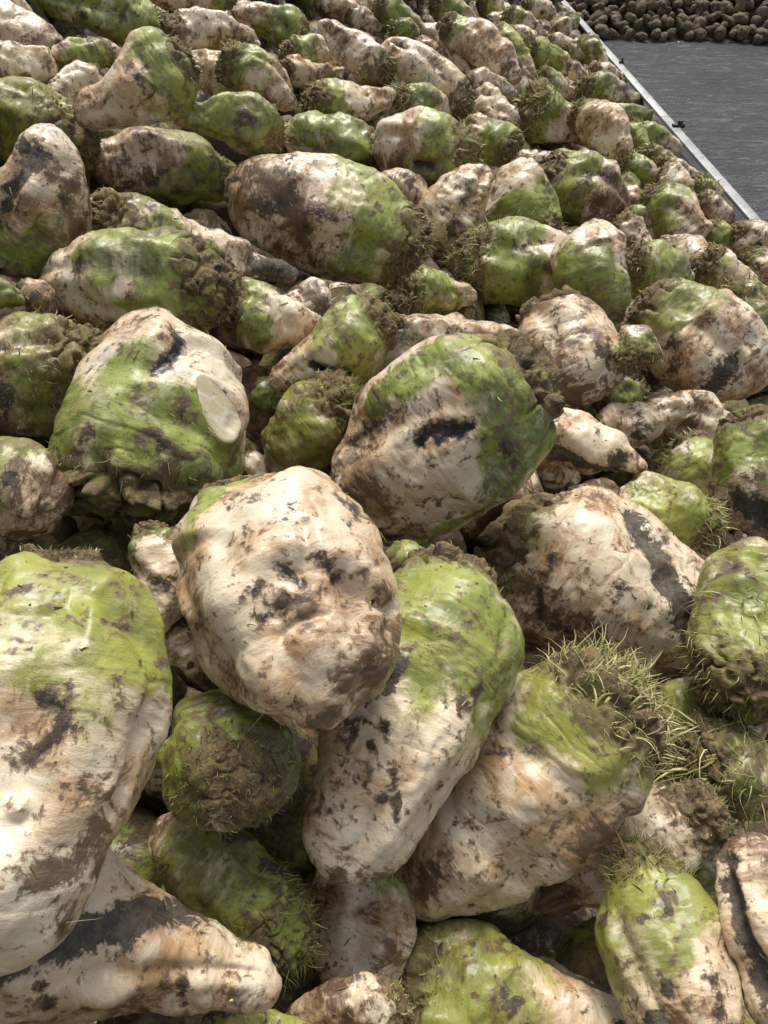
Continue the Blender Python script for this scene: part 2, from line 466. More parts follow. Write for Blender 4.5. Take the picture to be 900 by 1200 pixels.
    # leaf stubs and fibres
    gl = (np.array([0, 0, -1.0]) @ b.M)
    if b.tuft > 0:
        k = int((70 + 620*b.tuft)*min(1.6, max(0.22, px/130)))
        cand = np.where(Sc < b.fs)[0] if b.fs <= b.cs*1.2 else None
        if cand is not None and len(cand) > 4: I = rng.choice(cand, k); PB, NB = Pc[I], Nc[I]
        else:
            cand = np.where(S < b.fs)[0]; I = rng.choice(cand, k); PB, NB = P0[I], N[I]
        D = NB + np.array([0, 0, 0.55]) + rng.normal(scale=0.45, size=(k, 3))
        if b.flen: Lm = b.flen/F*b.rho
        else: Lm = b.R*0.34
        Ls = Lm*rng.uniform(0.35, 1.25, k)*0.8
        rad = np.maximum(0.00045, 0.50/F*b.rho)*rng.uniform(0.6, 2.4, k)
        strands('leaf_stubs', root, PB, D, Ls, rad, rng, droop=0.45, curl=1.35, nseg=7 if px > 90 else 4, brown=b.fbr, Wm=gl, shade=b.fsh)
        if b.stub:
            k2 = b.stub; I = rng.randint(0, len(Pc), k2*4); I = I[Sc[I] < b.cs][:k2]
            D = Nc[I]*0.8 + np.array([0, 0, 0.9]) + rng.normal(scale=0.35, size=(len(I), 3))
            strands('leaf_stalks', root, Pc[I], D, Lm*rng.uniform(0.6, 1.35, len(I)), 1.7/F*b.rho*rng.uniform(0.5, 1.7, len(I)), rng,
                    droop=0.4, curl=0.8, nseg=8, brown=0.1, Wm=gl, shade=(0.4, 1.0))
    if px > 120:
        k = int(4 + px/30)
        I = rng.choice(np.where((S > 0.25) & (S < 0.97))[0], k)
        D = N[I]*0.5 + rng.normal(scale=0.6, size=(k, 3))
        strands('root_hair', root, P0[I], D, b.R*rng.uniform(0.08, 0.3, k), 0.00035*rng.uniform(0.7, 1.5, k)*max(1, b.rho), rng, droop=0.3, curl=0.9, nseg=5, brown=0.5, Wm=gl, shade=(0.7, 1.0))
    b.root = root
    return root

# ------------------------------------------------------------------ the beets that show, one line each
# crown end x y, root end x y, width, form, green share, fibre, bruises, soil film, label, more
BEETS = [
(90,596,-30,1138,322,'e',.38,.14,.25,.30,'giant pale beet with yellow green shoulder and a brown hook shaped scar',dict(tilt=-8,z=600,tone=.9,pc=1.8,groove=.55,gdep=1.2,knob=.5,cs=.05,lump=.8,fbr=.6,flen=14,
  feat=[('clean',[(60,900),(40,1000)],60),('dark',[(48,818),(72,824),(74,850),(56,876),(36,888)],8),('brown',[(40,820),(70,850),(40,885)],14),('groove',[(128,700),(172,760),(168,850),(140,940)],14,9),('bump',[(178,690),(196,770),(186,860)],18,-10),
        ('dark',[(25,692)],7),('dark',[(65,696)],5),('dark',[(120,727),(160,735)],5),('brown',[(60,1020),(100,980),(130,930)],20),('bump',[(20,945)],9,-16),('clean',[(18,945)],12),('groove',[(34,962)],6,6),('green',[(60,730),(120,700),(185,740),(190,800)],22),('pale',[(10,850),(60,960)],40)])),
(-130,1075,352,1142,262,'c',0,.0,.25,.35,'cream beet with a broad band of dark mud leading to its blunt root tip',dict(tilt=-6,z=0,groove=1.0,gdep=.5,lump=.9,
  feat=[('clean',[(60,1150),(160,1130),(270,1120)],30),('mud',[(-10,1128),(60,1104),(130,1084),(180,1068),(235,1064)],17,5),('dark',[(215,1150),(218,1175)],5),('dark',[(170,1185),(172,1200)],5),('dark',[(50,1160),(58,1180)],6),('bump',[(305,1120)],16,-8)])),
(282,540,388,846,252,'e',0,.0,.25,.30,'rounded white beet with folded wrinkles and dark earthy pits in its face',dict(tilt=-42,z=330,groove=1.2,gdep=.4,lump=1.1,
  feat=[('clean',[(260,700),(300,780),(340,800)],40),('dark',[(296,692),(304,686)],9),('dark',[(326,662),(338,672),(352,684)],7,5),('dark',[(308,726),(326,716),(336,704)],9,3),('dark',[(372,648),(384,660),(392,672)],9),('pit',[(450,702)],6,6),
        ('groove',[(462,716),(442,704),(418,694),(398,676)],8,12),('groove',[(330,745),(350,728),(378,722)],6,5),('groove',[(356,612),(362,640),(352,668)],7,9),('bump',[(440,672),(425,650)],20,-6),('bump',[(372,742)],34,-6),('bump',[(300,650)],18,-6),
        ('green',[(222,640),(238,590),(268,562),(300,552)],15),('brown',[(230,720),(250,770),(290,810)],12),('brown',[(400,790),(440,760)],16)])),
(140,622,238,374,246,'r',.52,.35,.3,.45,'mossy green beet with a smooth white knife cut and a glossy dark gash',dict(tilt=24,z=0,groove=4.4,gdep=.3,tone=.25,flen=22,cs=.16,knob=1.2,fs=.22,fbr=.4,fsh=(0,.7),
  feat=[('cut',[(240,448,9),(250,466,19),(262,488,26),(266,506,15)],24),('clean',[(285,440),(298,480),(290,520)],20),('pit',[(205,385),(212,402),(196,420),(180,432)],9,6),('green',[(150,430),(130,500),(200,480),(220,530),(110,560)],38),('pale',[(210,410),(250,400),(290,430),(295,490)],26),('dark',[(215,488)],10),('dark',[(108,500),(92,530)],7),('dark',[(170,575),(190,550)],10),
        ('groove',[(140,500),(120,540)],9,5),('crown',[(100,585),(150,600),(220,600)],16),('green',[(240,560),(200,590)],20),('groove',[(296,440),(270,500)],6,3),('dark',[(180,512),(195,525)],7)])),
(632,432,392,606,216,'e',.34,.12,.25,.30,'big beet lying across the heap with a jagged black hole in pale flesh',dict(tilt=4,z=0,groove=4.5,gdep=.4,flen=10,cs=.12,knob=1.3,fbr=.8,
  feat=[('clean',[(470,540),(520,560)],40),('clean',[(500,540),(540,540),(470,520),(520,480)],26),('pit',[(490,518),(500,506),(512,500)],11,6),('pit',[(528,500),(536,508)],12,6),('pit',[(512,516),(552,500)],8,4),('dark',[(490,515),(520,505),(545,508)],8),('green',[(470,445),(530,420),(590,430),(620,480),(618,540),(590,580)],26),('green',[(440,470)],18),('green',[(560,602),(520,628)],13),('pale',[(460,520),(500,550),(540,560),(520,470)],26),
        ('dark',[(412,520),(430,500),(455,488)],9),('groove',[(408,530),(440,490),(460,480)],9,6),('brown',[(420,545),(400,560),(430,590)],22),('dark',[(590,520),(600,545)],6)])),
(552,630,404,1036,206,'k',.42,.30,.35,.25,'tapering beet with bright green shoulder and brown bristly crown pointing away',dict(tilt=-16,z=90,groove=5.0,gdep=.5,tone=.35,flen=16,cs=.09,knob=1.3,fbr=.8,fsh=(.3,1),
  feat=[('dark',[(452,852),(455,858)],7),('dark',[(434,874)],6),('dark',[(420,915),(450,935),(478,948)],5),('dark',[(545,690)],7),('dark',[(540,830),(560,810)],8),('dark',[(495,870)],5),('dark',[(462,905),(466,960)],4),('green',[(480,720),(540,720),(585,740),(560,800)],34),
        ('groove',[(598,690),(590,760)],6,4),('clean',[(420,960),(440,1000)],16)])),
(742,796,484,1068,222,'k',.22,.75,.35,.12,'pale beet with a bushy tuft of yellow green leaf stubs on its crown',dict(tilt=12,z=0,tone=.9,groove=5.3,gdep=.5,flen=36,cs=.15,knob=1.2,fbr=.1,fsh=(.7,1.1),stub=190,fs=.17,
  feat=[('clean',[(600,900),(570,960),(640,960)],44),('brown',[(738,960),(705,990)],16),('green',[(745,880),(760,910)],16),('green',[(615,850),(635,830)],15),('clean',[(665,870)],26),('brown',[(520,1010),(500,1040)],16),('green',[(650,800),(690,830),(740,868),(766,890)],16)])),
(584,612,836,752,236,'b',.07,.0,.35,.35,'broad cream beet split by a long soil filled furrow beside the tufted beet',dict(tilt=8,z=30,groove=.2,gdep=.2,
  feat=[('mud',[(742,602),(762,640),(782,684),(806,730),(812,752)],13,7),('groove',[(728,580),(746,612)],7,5),('clean',[(660,620),(700,620),(720,660)],36),('dark',[(648,652),(634,690),(632,725)],5),('dark',[(724,700),(726,690)],8),('dark',[(761,708)],6),
        ('green',[(590,590),(620,575),(600,630)],18),('brown',[(620,700),(680,720),(700,740)],22),('dark',[(655,735),(670,745)],9),('pale',[(680,690)],24)])),
(272,890,273,872,166,'r',.9,.6,.3,.8,'dark shaded beet facing up with its brown ringed crown below the white wrinkled beet',dict(tilt=72,z=-80,cs=.055,knob=.35,rings=True,pc=3.0,flen=13,fs=.12,fbr=.6,fsh=(0,.7),tone=.1,brown=.75)),
(352,1118,178,962,138,'e',.9,.9,.5,.8,'dirty green beet ending in a fibrous crown beside the mud banded beet',dict(tilt=10,z=-220,cs=.22,flen=26,fs=.42,fbr=.35,tone=.7,fsh=(.1,.7))),
(448,1008,404,1158,138,'b',.26,.0,.1,.35,'smooth pale beet lying deep in the gap under two root tips',dict(tilt=-10,z=-300,tone=.4,lump=1.2)),
(480,1178,330,1192,90,'c',0,.3,.6,.9,'brown earthy beet sunk in shadow at the bottom edge of the photo',dict(tilt=0,z=-200)),
(452,1150,780,1228,188,'c',.42,.7,.35,.3,'yellow green and cream beet with a mud lined groove and a fibrous crown',dict(tilt=4,z=-230,tone=.8,groove=1.05,gdep=.5,cs=.13,knob=1.3,flen=26,fs=.15,fbr=.2,fsh=(.3,.9),
  feat=[('mud',[(625,1090),(655,1108),(700,1120),(728,1128)],10,9),('groove',[(600,1070),(625,1092)],8,6),('clean',[(640,1150),(700,1170),(660,1190)],24),('dark',[(556,1098)],6),('groove',[(520,1110),(560,1090)],6,6)])),
(742,982,822,1262,152,'n',.52,.6,.45,.4,'upright beet with grey green hairy neck above a bright green shoulder',dict(tilt=-8,z=20,tone=.8,cs=.16,knob=.9,flen=36,fs=.20,fbr=.3,fsh=(.1,.7),
  feat=[('dark',[(770,1060),(790,1052)],7),('dark',[(728,1075)],6),('dark',[(832,1148)],7),('dark',[(845,1180),(838,1196)],6),('green',[(740,1100),(790,1110)],24)])),
(955,1255,864,966,118,'b',0,.0,.3,.4,'long tan beet standing on end with a dark furrow, cropped by the frame',dict(tilt=0,z=60,groove=2.1,gdep=1.0,
  feat=[('mud',[(853,1010),(862,1060),(880,1110),(896,1160)],10,9),('brown',[(868,978),(885,985)],14),('brown',[(845,1000),(848,1040)],8)])),
(842,938,618,1072,118,'c',0,.15,.4,.6,'shaded off white beet wedged behind the hairy necked upright beet',dict(tilt=0,z=-190)),
(838,980,804,1046,66,'e',.9,0,.3,.8,'small dark green beet peeping out of the black gap by the long tan beet',dict(tilt=0,z=-200)),
(796,896,985,905,116,'c',.35,1.0,.4,.7,'beet with long pale leaf stalks fanning from its woolly crown',dict(tilt=18,z=-10,cs=.28,knob=1.3,flen=46,fs=.42,fbr=.25,fsh=(.1,1),stub=80,feat=[('brown',[(888,880),(898,900)],20)])),
(764,828,899,846,94,'b',.55,.0,.3,.4,'small beet half vivid green and half whitish in the hollow below the broad cream beet',dict(tilt=0,z=-110,feat=[('dark',[(852,858),(858,870)],8),('green',[(800,820),(830,830)],20)])),
(858,838,890,624,156,'e',.85,.8,.4,.6,'green beet covered in curly pale fibres by the edge of the frame',dict(tilt=22,z=0,cs=.25,flen=26,fs=.6,fbr=.25,tone=.5,fsh=(.2,1),knob=1.2,
  feat=[('dark',[(860,665),(880,672)],8),('green',[(880,650),(850,640)],18),('brown',[(875,632)],12)])),
(838,618,716,574,86,'e',.92,.8,.1,.1,'glossy bright green beet with a spiky tuft peeking over the broad cream beet',dict(tilt=0,z=0,cs=.12,flen=24,fs=.16,fbr=.1,fsh=(.4,1),stub=16)),
(770,524,864,592,90,'r',.62,.1,.15,.3,'knobbly pale green beet below the pointed tan root tip',dict(tilt=0,z=0,lump=1.5,tone=.6,feat=[('pale',[(800,520)],12)])),
(800,512,882,610,70,'e',0,.1,.6,.8,'brown soiled beet showing behind the knobbly pale green one',dict(tilt=0,z=-40)),
(872,478,902,632,116,'e',.55,.0,.4,.5,'beet with lime green top and dark muddy base near the frame edge',dict(tilt=-5,z=0,feat=[('mud',[(870,590),(890,600)],14),('dark',[(882,556)],9)])),
(600,506,762,546,84,'l',0,.0,.45,.3,'tapering white beet with a wide mud patch along its underside',dict(tilt=0,z=0,lump=1.1,feat=[('mud',[(640,530),(680,545),(715,546),(722,540)],11,3),('dark',[(700,505)],5),('clean',[(680,495)],18)])),
(700,512,812,470,62,'l',0,.0,.35,.35,'slender tan root tip pointing upward beside the tapering white beet',dict(tilt=0,z=30,feat=[('dark',[(742,506),(750,512)],6)])),
(780,470,868,528,70,'e',0,.0,.4,.6,'tan beet mostly hidden below the great marked beet',dict(z=-60)),
(745,446,700,486,62,'r',.9,.3,.3,.8,'dark mossy green lump between the speckled tan beet and the great marked beet',dict(z=-40)),
(640,352,686,484,146,'r',.0,.0,.5,.45,'stout tan beet with crackled grey skin under the fibre headed green beet',dict(tilt=-25,z=0,groove=1.6,gdep=.2,feat=[('mud',[(705,412),(712,416)],8),('dark',[(640,450),(625,470)],6),('brown',[(640,440),(660,470)],30)])),
(448,388,618,402,56,'b',0,.0,.15,.3,'long smooth whitish beet lying behind the black holed beet',dict(z=-10)),
(560,400,640,440,60,'e',0,.0,.3,.6,'brownish beet squeezed between the long smooth whitish beet and the stout tan one',dict(z=-40)),
(455,348,566,346,70,'e',.75,.9,.3,.5,'squat green beet topped with curly straw coloured fibres',dict(tilt=25,z=0,cs=.24,flen=14,fs=.30,fbr=.3,fsh=(.3,1))),
(528,302,694,328,108,'e',.62,1.0,.3,.2,'bright green beet wearing a thick woolly head of fibres',dict(tilt=6,z=0,cs=.22,flen=22,fs=.30,fbr=.15,fsh=(.2,.8),feat=[('green',[(610,310),(630,300),(600,350)],20),('pale',[(665,330)],18)])),
(742,420,742,398,56,'r',.5,.8,.2,.6,'small round beet with a fibrous brown face against the great marked beet',dict(tilt=50,z=60,cs=.32,flen=12,fs=.42,fbr=.8,fsh=(.2,.9))),
(752,352,896,452,142,'e',.26,.2,.55,.35,'great marked beet with green shoulder and dark bruises near the frame edge',dict(tilt=0,z=0,groove=5.0,gdep=.5,cs=.12,knob=.8,flen=8,feat=[('dark',[(786,404)],8),('dark',[(793,420),(788,432)],5),('mud',[(835,458),(850,438),(858,428)],9,4),('dark',[(862,444)],4),('green',[(790,370),(820,350)],22)])),
(940,396,862,452,84,'e',0,0,.4,.5,'tan beet end poking out from behind the great marked beet',dict(z=-60)),
(704,386,690,256,100,'r',.62,.3,.35,.3,'plump beet with pinkish bald top and mossy streaked sides',dict(tilt=0,z=0,cs=.12,tone=.4,flen=12,feat=[('pale',[(690,275)],20),('brown',[(700,350),(715,370)],20),('green',[(700,310),(665,300)],20)])),
(734,306,818,336,68,'e',.95,.1,.2,.15,'smooth leaf green beet with a ragged brown crown corner',dict(z=0,cs=.14,feat=[('green',[(770,320),(790,330)],20)])),
(848,344,770,272,66,'c',0,.0,.4,.5,'angular tan beet with a dark muddy hollow above the great marked beet',dict(z=0,feat=[('mud',[(812,315),(825,325)],10)])),
(824,306,900,348,60,'e',.25,.1,.35,.1,'polished ivory beet with green edge near the end of the rail',dict(z=0,tone=.6)),
(848,340,905,372,52,'e',.8,.9,.3,.6,'dark green beet under the polished ivory one with spreading fibres',dict(z=-10,cs=.25,flen=14,fs=.5)),
(856,366,930,404,54,'e',.4,.5,.5,.9,'brown and olive beet low against the frame edge above the tan beet end',dict(z=0,flen=10)),
(728,248,794,288,52,'e',.2,.0,.4,.7,'olive brown beet smooth as a pebble above the smooth leaf green one',dict(z=-20)),
(722,258,770,302,46,'e',0,.1,.5,.7,'lumpy brown beet nestled against the olive brown pebble shaped beet',dict(z=10,lump=1.5)),
(758,222,828,288,66,'e',.5,.2,.4,.5,'dull green and brown ribbed beet near the rail, big among its neighbours',dict(z=0,lump=1.3)),
(772,200,818,244,48,'e',.0,.1,.3,.3,'pale straw coloured beet above the dull ribbed one',dict(z=0,tone=.8)),
(726,206,750,250,42,'e',.6,.2,.2,.4,'small smooth sage green beet under a spiky tuft',dict(z=0)),
(816,234,864,262,42,'e',.1,.3,.5,.6,'tan beet with reddish patches touching the lower rail',dict(z=0)),
(826,266,872,294,46,'e',.6,.1,.3,.5,'yellow green beet wedged under the tan beet at the lower rail',dict(z=0)),
(860,268,914,302,52,'r',0,.2,.35,.5,'pinkish tan beet leaning on the near end of the rail',dict(z=0,lump=1.4)),
(878,296,925,334,42,'e',.1,.2,.3,.4,'little cream beet tucked below the pinkish tan one at the frame edge',dict(z=0)),
(636,198,736,252,98,'e',.55,.1,.8,.5,'olive beet mottled like camouflage with dark brown blotches',dict(z=0,lump=1.4,tone=.7,feat=[('brown',[(705,225),(715,245)],20),('green',[(650,225),(670,245)],18)])),
(634,292,598,186,90,'e',.62,.4,.3,.3,'tan topped beet fading to mossy green fibres at its base',dict(tilt=10,z=0,cs=.22,flen=14,fs=.4,feat=[('green',[(600,240),(620,240)],18)])),
(510,306,562,192,88,'c',.22,.1,.75,.1,'white pointed beet with ink black spots standing tip up',dict(tilt=-5,z=0,feat=[('dark',[(530,270),(534,262)],7),('dark',[(543,234)],5),('dark',[(519,246)],5),('dark',[(535,254)],3),('groove',[(563,200),(566,245)],5,6)])),
(578,268,572,210,46,'e',.8,1.0,.2,.5,'tousled green fibre ball between the spotted white beet and the tan topped one',dict(tilt=30,z=0,cs=.3,flen=14,fs=.6,fsh=(.1,.8))),
(556,182,428,172,98,'r',.42,.6,.35,.35,'fat round beet with a folded brown mouth like crease',dict(tilt=6,z=0,groove=1.3,gdep=.3,cs=.16,flen=14,fs=.2,fbr=.2,fsh=(.4,1),feat=[('pit',[(488,196),(505,198)],6,4),('groove',[(465,205),(490,200),(515,192)],7,5),('brown',[(480,205),(510,200)],18),('clean',[(455,160)],12)])),
(505,238,448,205,38,'e',0,.0,.3,.7,'narrow brown beet lying in shade under the fat round one',dict(z=-20)),
(498,296,264,212,146,'e',.34,.6,.5,.4,'hefty bruised beet with a pale spine and an olive green crown end',dict(tilt=0,z=0,groove=5.0,gdep=.5,cs=.13,flen=16,fs=.14,fbr=.2,fsh=(.4,1),feat=[('dark',[(325,200),(340,205)],8),('dark',[(318,197)],6),('dark',[(310,240),(335,238)],9),('dark',[(360,262),(372,250)],10),('green',[(430,300),(400,315),(450,270)],20),('brown',[(350,250),(370,290)],24),('clean',[(390,205),(440,220)],16)])),
(112,256,362,330,84,'c',.34,.1,.5,.45,'long mottled beet running down behind the brown capped green beet',dict(z=30,groove=.6,feat=[('mud',[(305,312),(325,318),(338,312)],10),('green',[(170,240),(150,245)],14),('dark',[(178,240)],6)])),
(278,336,32,322,128,'e',.72,.4,.3,.3,'lying green beet with dull white root end and a rough brown cap',dict(tilt=16,z=0,groove=4.6,gdep=.6,cs=.24,knob=1.1,flen=7,fs=.25,fbr=.8,fsh=(.5,1),tone=.15,feat=[('green',[(110,300),(150,310),(180,320),(150,280)],28),('pale',[(144,338)],9),('pale',[(136,374)],14),('dark',[(93,315),(94,300)],6),('clean',[(60,330)],20),('groove',[(90,345),(120,365),(180,362)],6,6)])),
(268,362,392,388,78,'c',.30,.0,.55,.5,'pink tan beet with a green collar pointing at the gashed beet',dict(z=0,feat=[('green',[(300,380),(300,400)],14)])),
(384,344,324,368,56,'e',0,.0,.5,.9,'dark brown beet buried in shadow under the long mottled one',dict(z=-60)),
(456,372,318,454,98,'c',.42,.35,.3,.4,'beet with a torn black gash and a frayed upturned crown rim',dict(tilt=-6,z=0,cs=.13,knob=1.2,flen=9,fbr=.5,fsh=(.5,1),feat=[('pit',[(366,428),(380,437),(408,442)],7,7),('green',[(405,395),(420,420),(440,440)],20),('pale',[(385,420)],9)])),
(418,456,312,548,98,'e',.95,.8,.5,.6,'stumpy moss green beet with a fuzzy crest, below the torn gash',dict(tilt=8,z=0,cs=.30,knob=1.3,flen=18,fs=.22,fbr=.15,fsh=(.1,.6),tone=.7,lump=1.4)),
(140,440,-50,432,146,'e',.6,.8,.7,1.0,'filthy beet matted with earth and fibres at the frame edge',dict(tilt=10,z=-60,cs=.34,knob=1.4,flen=16,fs=.8,fbr=.5,tone=.7,lump=1.5)),
(-42,548,92,598,118,'e',.45,.1,.4,.8,'grubby olive and tan beet under the earth matted one',dict(z=-40,tone=.6)),
(182,612,198,742,82,'e',.30,.0,.5,.4,'grey white beet squeezed behind two of the biggest beets',dict(z=-60)),
(206,728,246,806,64,'e',0,.0,.6,.8,'dark soiled beet in the crack under the white wrinkled beet',dict(z=-160)),
(284,532,318,562,36,'e',0,0,.3,.5,'tiny cream shoulder between the knife cut beet and the fuzzy crested one',dict(z=-60)),
(304,448,328,484,38,'e',.9,0,.3,.4,'sliver of a yellow green beet behind the fuzzy crested one',dict(z=-60)),
(572,764,690,806,72,'e',0,0,.1,.2,'whitish beet glimpsed low between the tapering green one and the tufted one',dict(z=-110)),
(452,650,530,690,60,'e',.9,0,.2,.4,'green shoulder glimpsed below the black holed beet',dict(z=-120,tone=.6)),
(612,542,682,562,44,'e',0,.2,.4,.6,'little brown beet under the mud patched white one',dict(z=-20)),
(236,1204,372,1204,54,'e',1.0,0,.2,.3,'sliver of a yellow green beet at the very bottom of the photo',dict(z=-60,tone=1)),
(22,330,66,150,126,'e',.22,.0,.55,.45,'tall upright beet with dark muddy hollows and an orange tinted side',dict(tilt=-8,z=0,groove=2.4,gdep=.8,feat=[('mud',[(40,185),(34,195)],11,4),('mud',[(20,210),(16,222)],9,4),('mud',[(8,241)],8),('dark',[(76,232),(77,238)],6),('dark',[(86,215)],4),('brown',[(80,230),(90,250),(80,270)],20),('green',[(20,305),(40,310)],20)])),
(-24,346,30,350,42,'e',.95,0,.3,.5,'dark green beet end low beside the tall upright one',dict(z=-20)),
(22,340,66,352,38,'e',0,0,.2,.6,'bluish grey shaded beet in the gap beside the lying green one',dict(z=-60)),
(112,186,-36,108,106,'e',.9,.9,.5,.8,'big moss covered beet with a shaggy tan side, behind the tall upright one',dict(tilt=14,z=-20,cs=.36,knob=1.2,flen=11,fs=.5,fbr=.6,tone=.6,fsh=(.3,1),lump=1.4)),
(282,204,100,190,96,'e',.55,.0,.6,.8,'mottled olive beet in deep shade under the big pointed one',dict(z=-80,tone=.7)),
(104,236,140,266,42,'e',.9,0,.3,.5,'olive green beet showing small behind the tall upright one',dict(z=-60)),
(222,64,88,146,104,'c',.26,.15,.45,.35,'big pointed beet with a blunt tan nose and green shoulder',dict(tilt=0,z=120,groove=4.9,gdep=.3,cs=.08,flen=10,feat=[('dark',[(154,75),(150,80)],5),('dark',[(170,80),(163,92)],4),('green',[(200,80),(210,105)],16),('green',[(165,45),(190,50)],9)])),
(338,158,202,132,78,'p',.95,.3,.4,.3,'jagged green beet chopped to a sharp whitish corner',dict(z=70,tone=.5,lump=1.8,cs=.2,flen=10,fbr=.5,feat=[('dark',[(288,132),(292,140)],7),('pale',[(270,180),(280,190)],9)])),
(456,184,330,156,74,'e',.85,.5,.2,.2,'twin lobed green beet with a hairy brown end above the hefty bruised one',dict(z=0,cs=.22,flen=11,fs=.25,fbr=.5,groove=2.0,gdep=1.0,feat=[('green',[(370,160),(400,170)],20)])),
(302,108,212,66,66,'e',.55,.5,.3,.3,'beet with tan sloping back and a fibre ringed green end',dict(z=0,flen=12)),
(-24,80,70,72,54,'b',0,0,.35,.35,'tan beet end with two rounded bumps at the frame edge',dict(z=0)),
(126,84,44,118,54,'c',0,0,.2,.35,'clean pinkish beet in front of the vivid green one',dict(z=20)),
(136,64,56,66,46,'e',.7,.1,.2,.6,'drab green beet half hidden below the vivid green one',dict(z=0)),
(196,34,32,-6,66,'e',.98,.5,.25,.0,'vivid green smooth beet with a straw tuft, near the upper corner',dict(z=10,cs=.05,flen=14,fs=.08,feat=[('green',[(80,15),(110,30),(150,30)],24),('dark',[(98,17)],6),('dark',[(142,18)],5)])),
(-34,22,82,62,70,'e',0,.2,.5,.5,'tan beet with dark ribbed top beside the vivid green one',dict(z=-5)),
(-14,-2,40,18,38,'e',.6,.3,.4,.6,'olive ribbed beet cropped in the upper corner',dict(z=0)),
(186,32,312,48,54,'e',0,.1,.3,.3,'dusty pink oblong beet behind the big pointed one',dict(z=0)),
(162,10,196,18,24,'e',0,0,.2,.3,'tiny pinkish knob of a beet above the straw tuft',dict(z=0)),
(286,0,160,-8,42,'e',.3,.1,.4,.5,'brown olive beet cut off by the top of the frame',dict(z=0)),
(362,44,274,12,54,'e',.55,.3,.35,.3,'green and white rough beet glinting in the sun above the dusty pink one',dict(z=0,lump=1.5)),
(262,66,352,124,62,'c',.42,.2,.35,.3,'beet with green humped top bending into a long tan root',dict(z=0)),
(322,82,414,84,36,'l',0,.0,.3,.3,'tan branch of root with a ragged peeled strip',dict(z=-10)),
(326,58,414,72,44,'e',.5,.1,.4,.3,'small smooth green and cream beet above the ragged peeled root',dict(z=0)),
(354,124,474,116,64,'e',.45,.1,.4,.3,'shiny olive beet with silvery highlights next to the twin lobed one',dict(z=0,tone=.6)),
(458,92,370,24,56,'c',.12,.1,.45,.5,'tan beet with a brown hollow flank leaning downhill',dict(z=0)),
(402,14,458,38,30,'e',0,0,.4,.7,'small dark brown beet above the tan one with the hollow flank',dict(z=0)),
(454,36,492,36,30,'e',.7,.9,.2,.4,'small round beet entirely wrapped in green fuzz',dict(z=0,flen=7,fs=.8)),
(346,-4,378,30,38,'e',.8,.3,.4,.6,'dark green beet tucked at the top edge beside a cream one',dict(z=-5)),
(398,-14,384,26,54,'e',.1,.0,.3,.3,'cream beet with vertical grey streaks at the top edge',dict(z=0)),
(446,-8,398,16,32,'e',.3,0,.2,.3,'buff beet at the top edge above the small dark brown one',dict(z=0)),
(554,128,444,48,54,'b',.14,.1,.4,.3,'long diagonal tan beet with an olive tipped lower end',dict(z=0,lump=.7)),
(478,46,544,88,30,'e',0,.1,.5,.5,'ribbed brown beet lying along the long diagonal tan one',dict(z=-10,lump=1.5)),
(510,26,554,94,34,'c',0,0,.3,.4,'wedge shaped pinkish beet pointing uphill',dict(z=-10)),
(532,40,552,70,22,'e',.4,0,.2,.4,'small greenish beet end beside the wedge shaped one',dict(z=-15)),
(520,26,612,94,56,'e',.2,.0,.45,.4,'rosy arched beet beneath a pale green twin',dict(z=5)),
(574,32,630,98,42,'e',.75,.0,.2,.1,'pale green crescent shaped beet hugging the rosy arched one',dict(z=-8,tone=.4)),
(458,112,536,132,48,'e',.6,.7,.2,.2,'dewy grey green beet with a yellow tuft behind it',dict(z=0,cs=.1,flen=16,fs=.15)),
(440,2,518,48,46,'e',.5,.1,.4,.5,'olive and brown beet with a bright rim close to the top edge',dict(z=0)),
(500,2,562,26,38,'e',.5,.1,.3,.3,'mint green bulging beet at the top edge',dict(z=0)),
(556,0,604,14,32,'e',.3,.5,.3,.4,'hairy tan beet at the top edge beside the mint green one',dict(z=0)),
(568,24,604,24,24,'r',0,0,.1,.4,'ball shaped tan beet, smallest of its row near the rail',dict(z=0)),
(590,16,642,44,34,'e',.5,.1,.3,.5,'grey green ridged beet near the far end of the rail',dict(z=0)),
(608,2,658,18,28,'e',.2,.1,.3,.5,'dull beet at the very start of the rail in the distance',dict(z=0)),
(592,36,644,58,28,'e',0,.1,.2,.3,'dusty cream beet below the grey green ridged one',dict(z=0)),
(572,34,600,40,16,'e',0,0,.2,.3,'thumb sized tan root under the ball shaped one',dict(z=0)),
(610,52,678,80,38,'e',.8,.6,.2,.3,'pea green beet with yellow moss like fibres',dict(z=0,flen=10,tone=.4)),
(656,20,664,48,28,'p',0,0,.3,.5,'tiny pyramid shaped tan beet by the far rail',dict(z=0)),
(638,44,692,62,22,'e',.1,0,.2,.3,'white backed slim beet by the far rail',dict(z=0)),
(656,60,704,66,24,'e',.8,.9,.2,.5,'yellow mossy clump of a beet below the white backed one',dict(z=0,flen=9,fs=.8,tone=.6)),
(678,42,714,76,28,'e',.7,.1,.2,.5,'sage green beet pressed against the far rail',dict(z=0)),
(664,76,694,94,24,'p',0,0,.3,.7,'flat brown chopped beet under the yellow mossy clump',dict(z=10)),
(624,92,682,114,38,'e',.45,.1,.4,.4,'olive beet with pale flat face and brown edge',dict(z=0)),
(626,92,646,84,18,'e',0,0,.1,.1,'small white glinting beet tip above the flat faced olive one',dict(z=0)),
(688,80,742,98,28,'e',.1,.1,.3,.6,'brown slim beet overlapping the middle of the rail',dict(z=0)),
(676,96,748,118,42,'e',.5,.3,.5,.6,'dark green beet bound with fibres under the slim brown one',dict(z=0)),
(538,94,614,110,34,'e',0,.0,.4,.5,'grooved brown beet lying crosswise below the rosy arched one',dict(z=-5,gdep=1.4,groove=1.0)),
(556,100,606,150,44,'e',0,.0,.5,.5,'speckled brown beet sloping below the grooved crosswise one',dict(z=-5)),
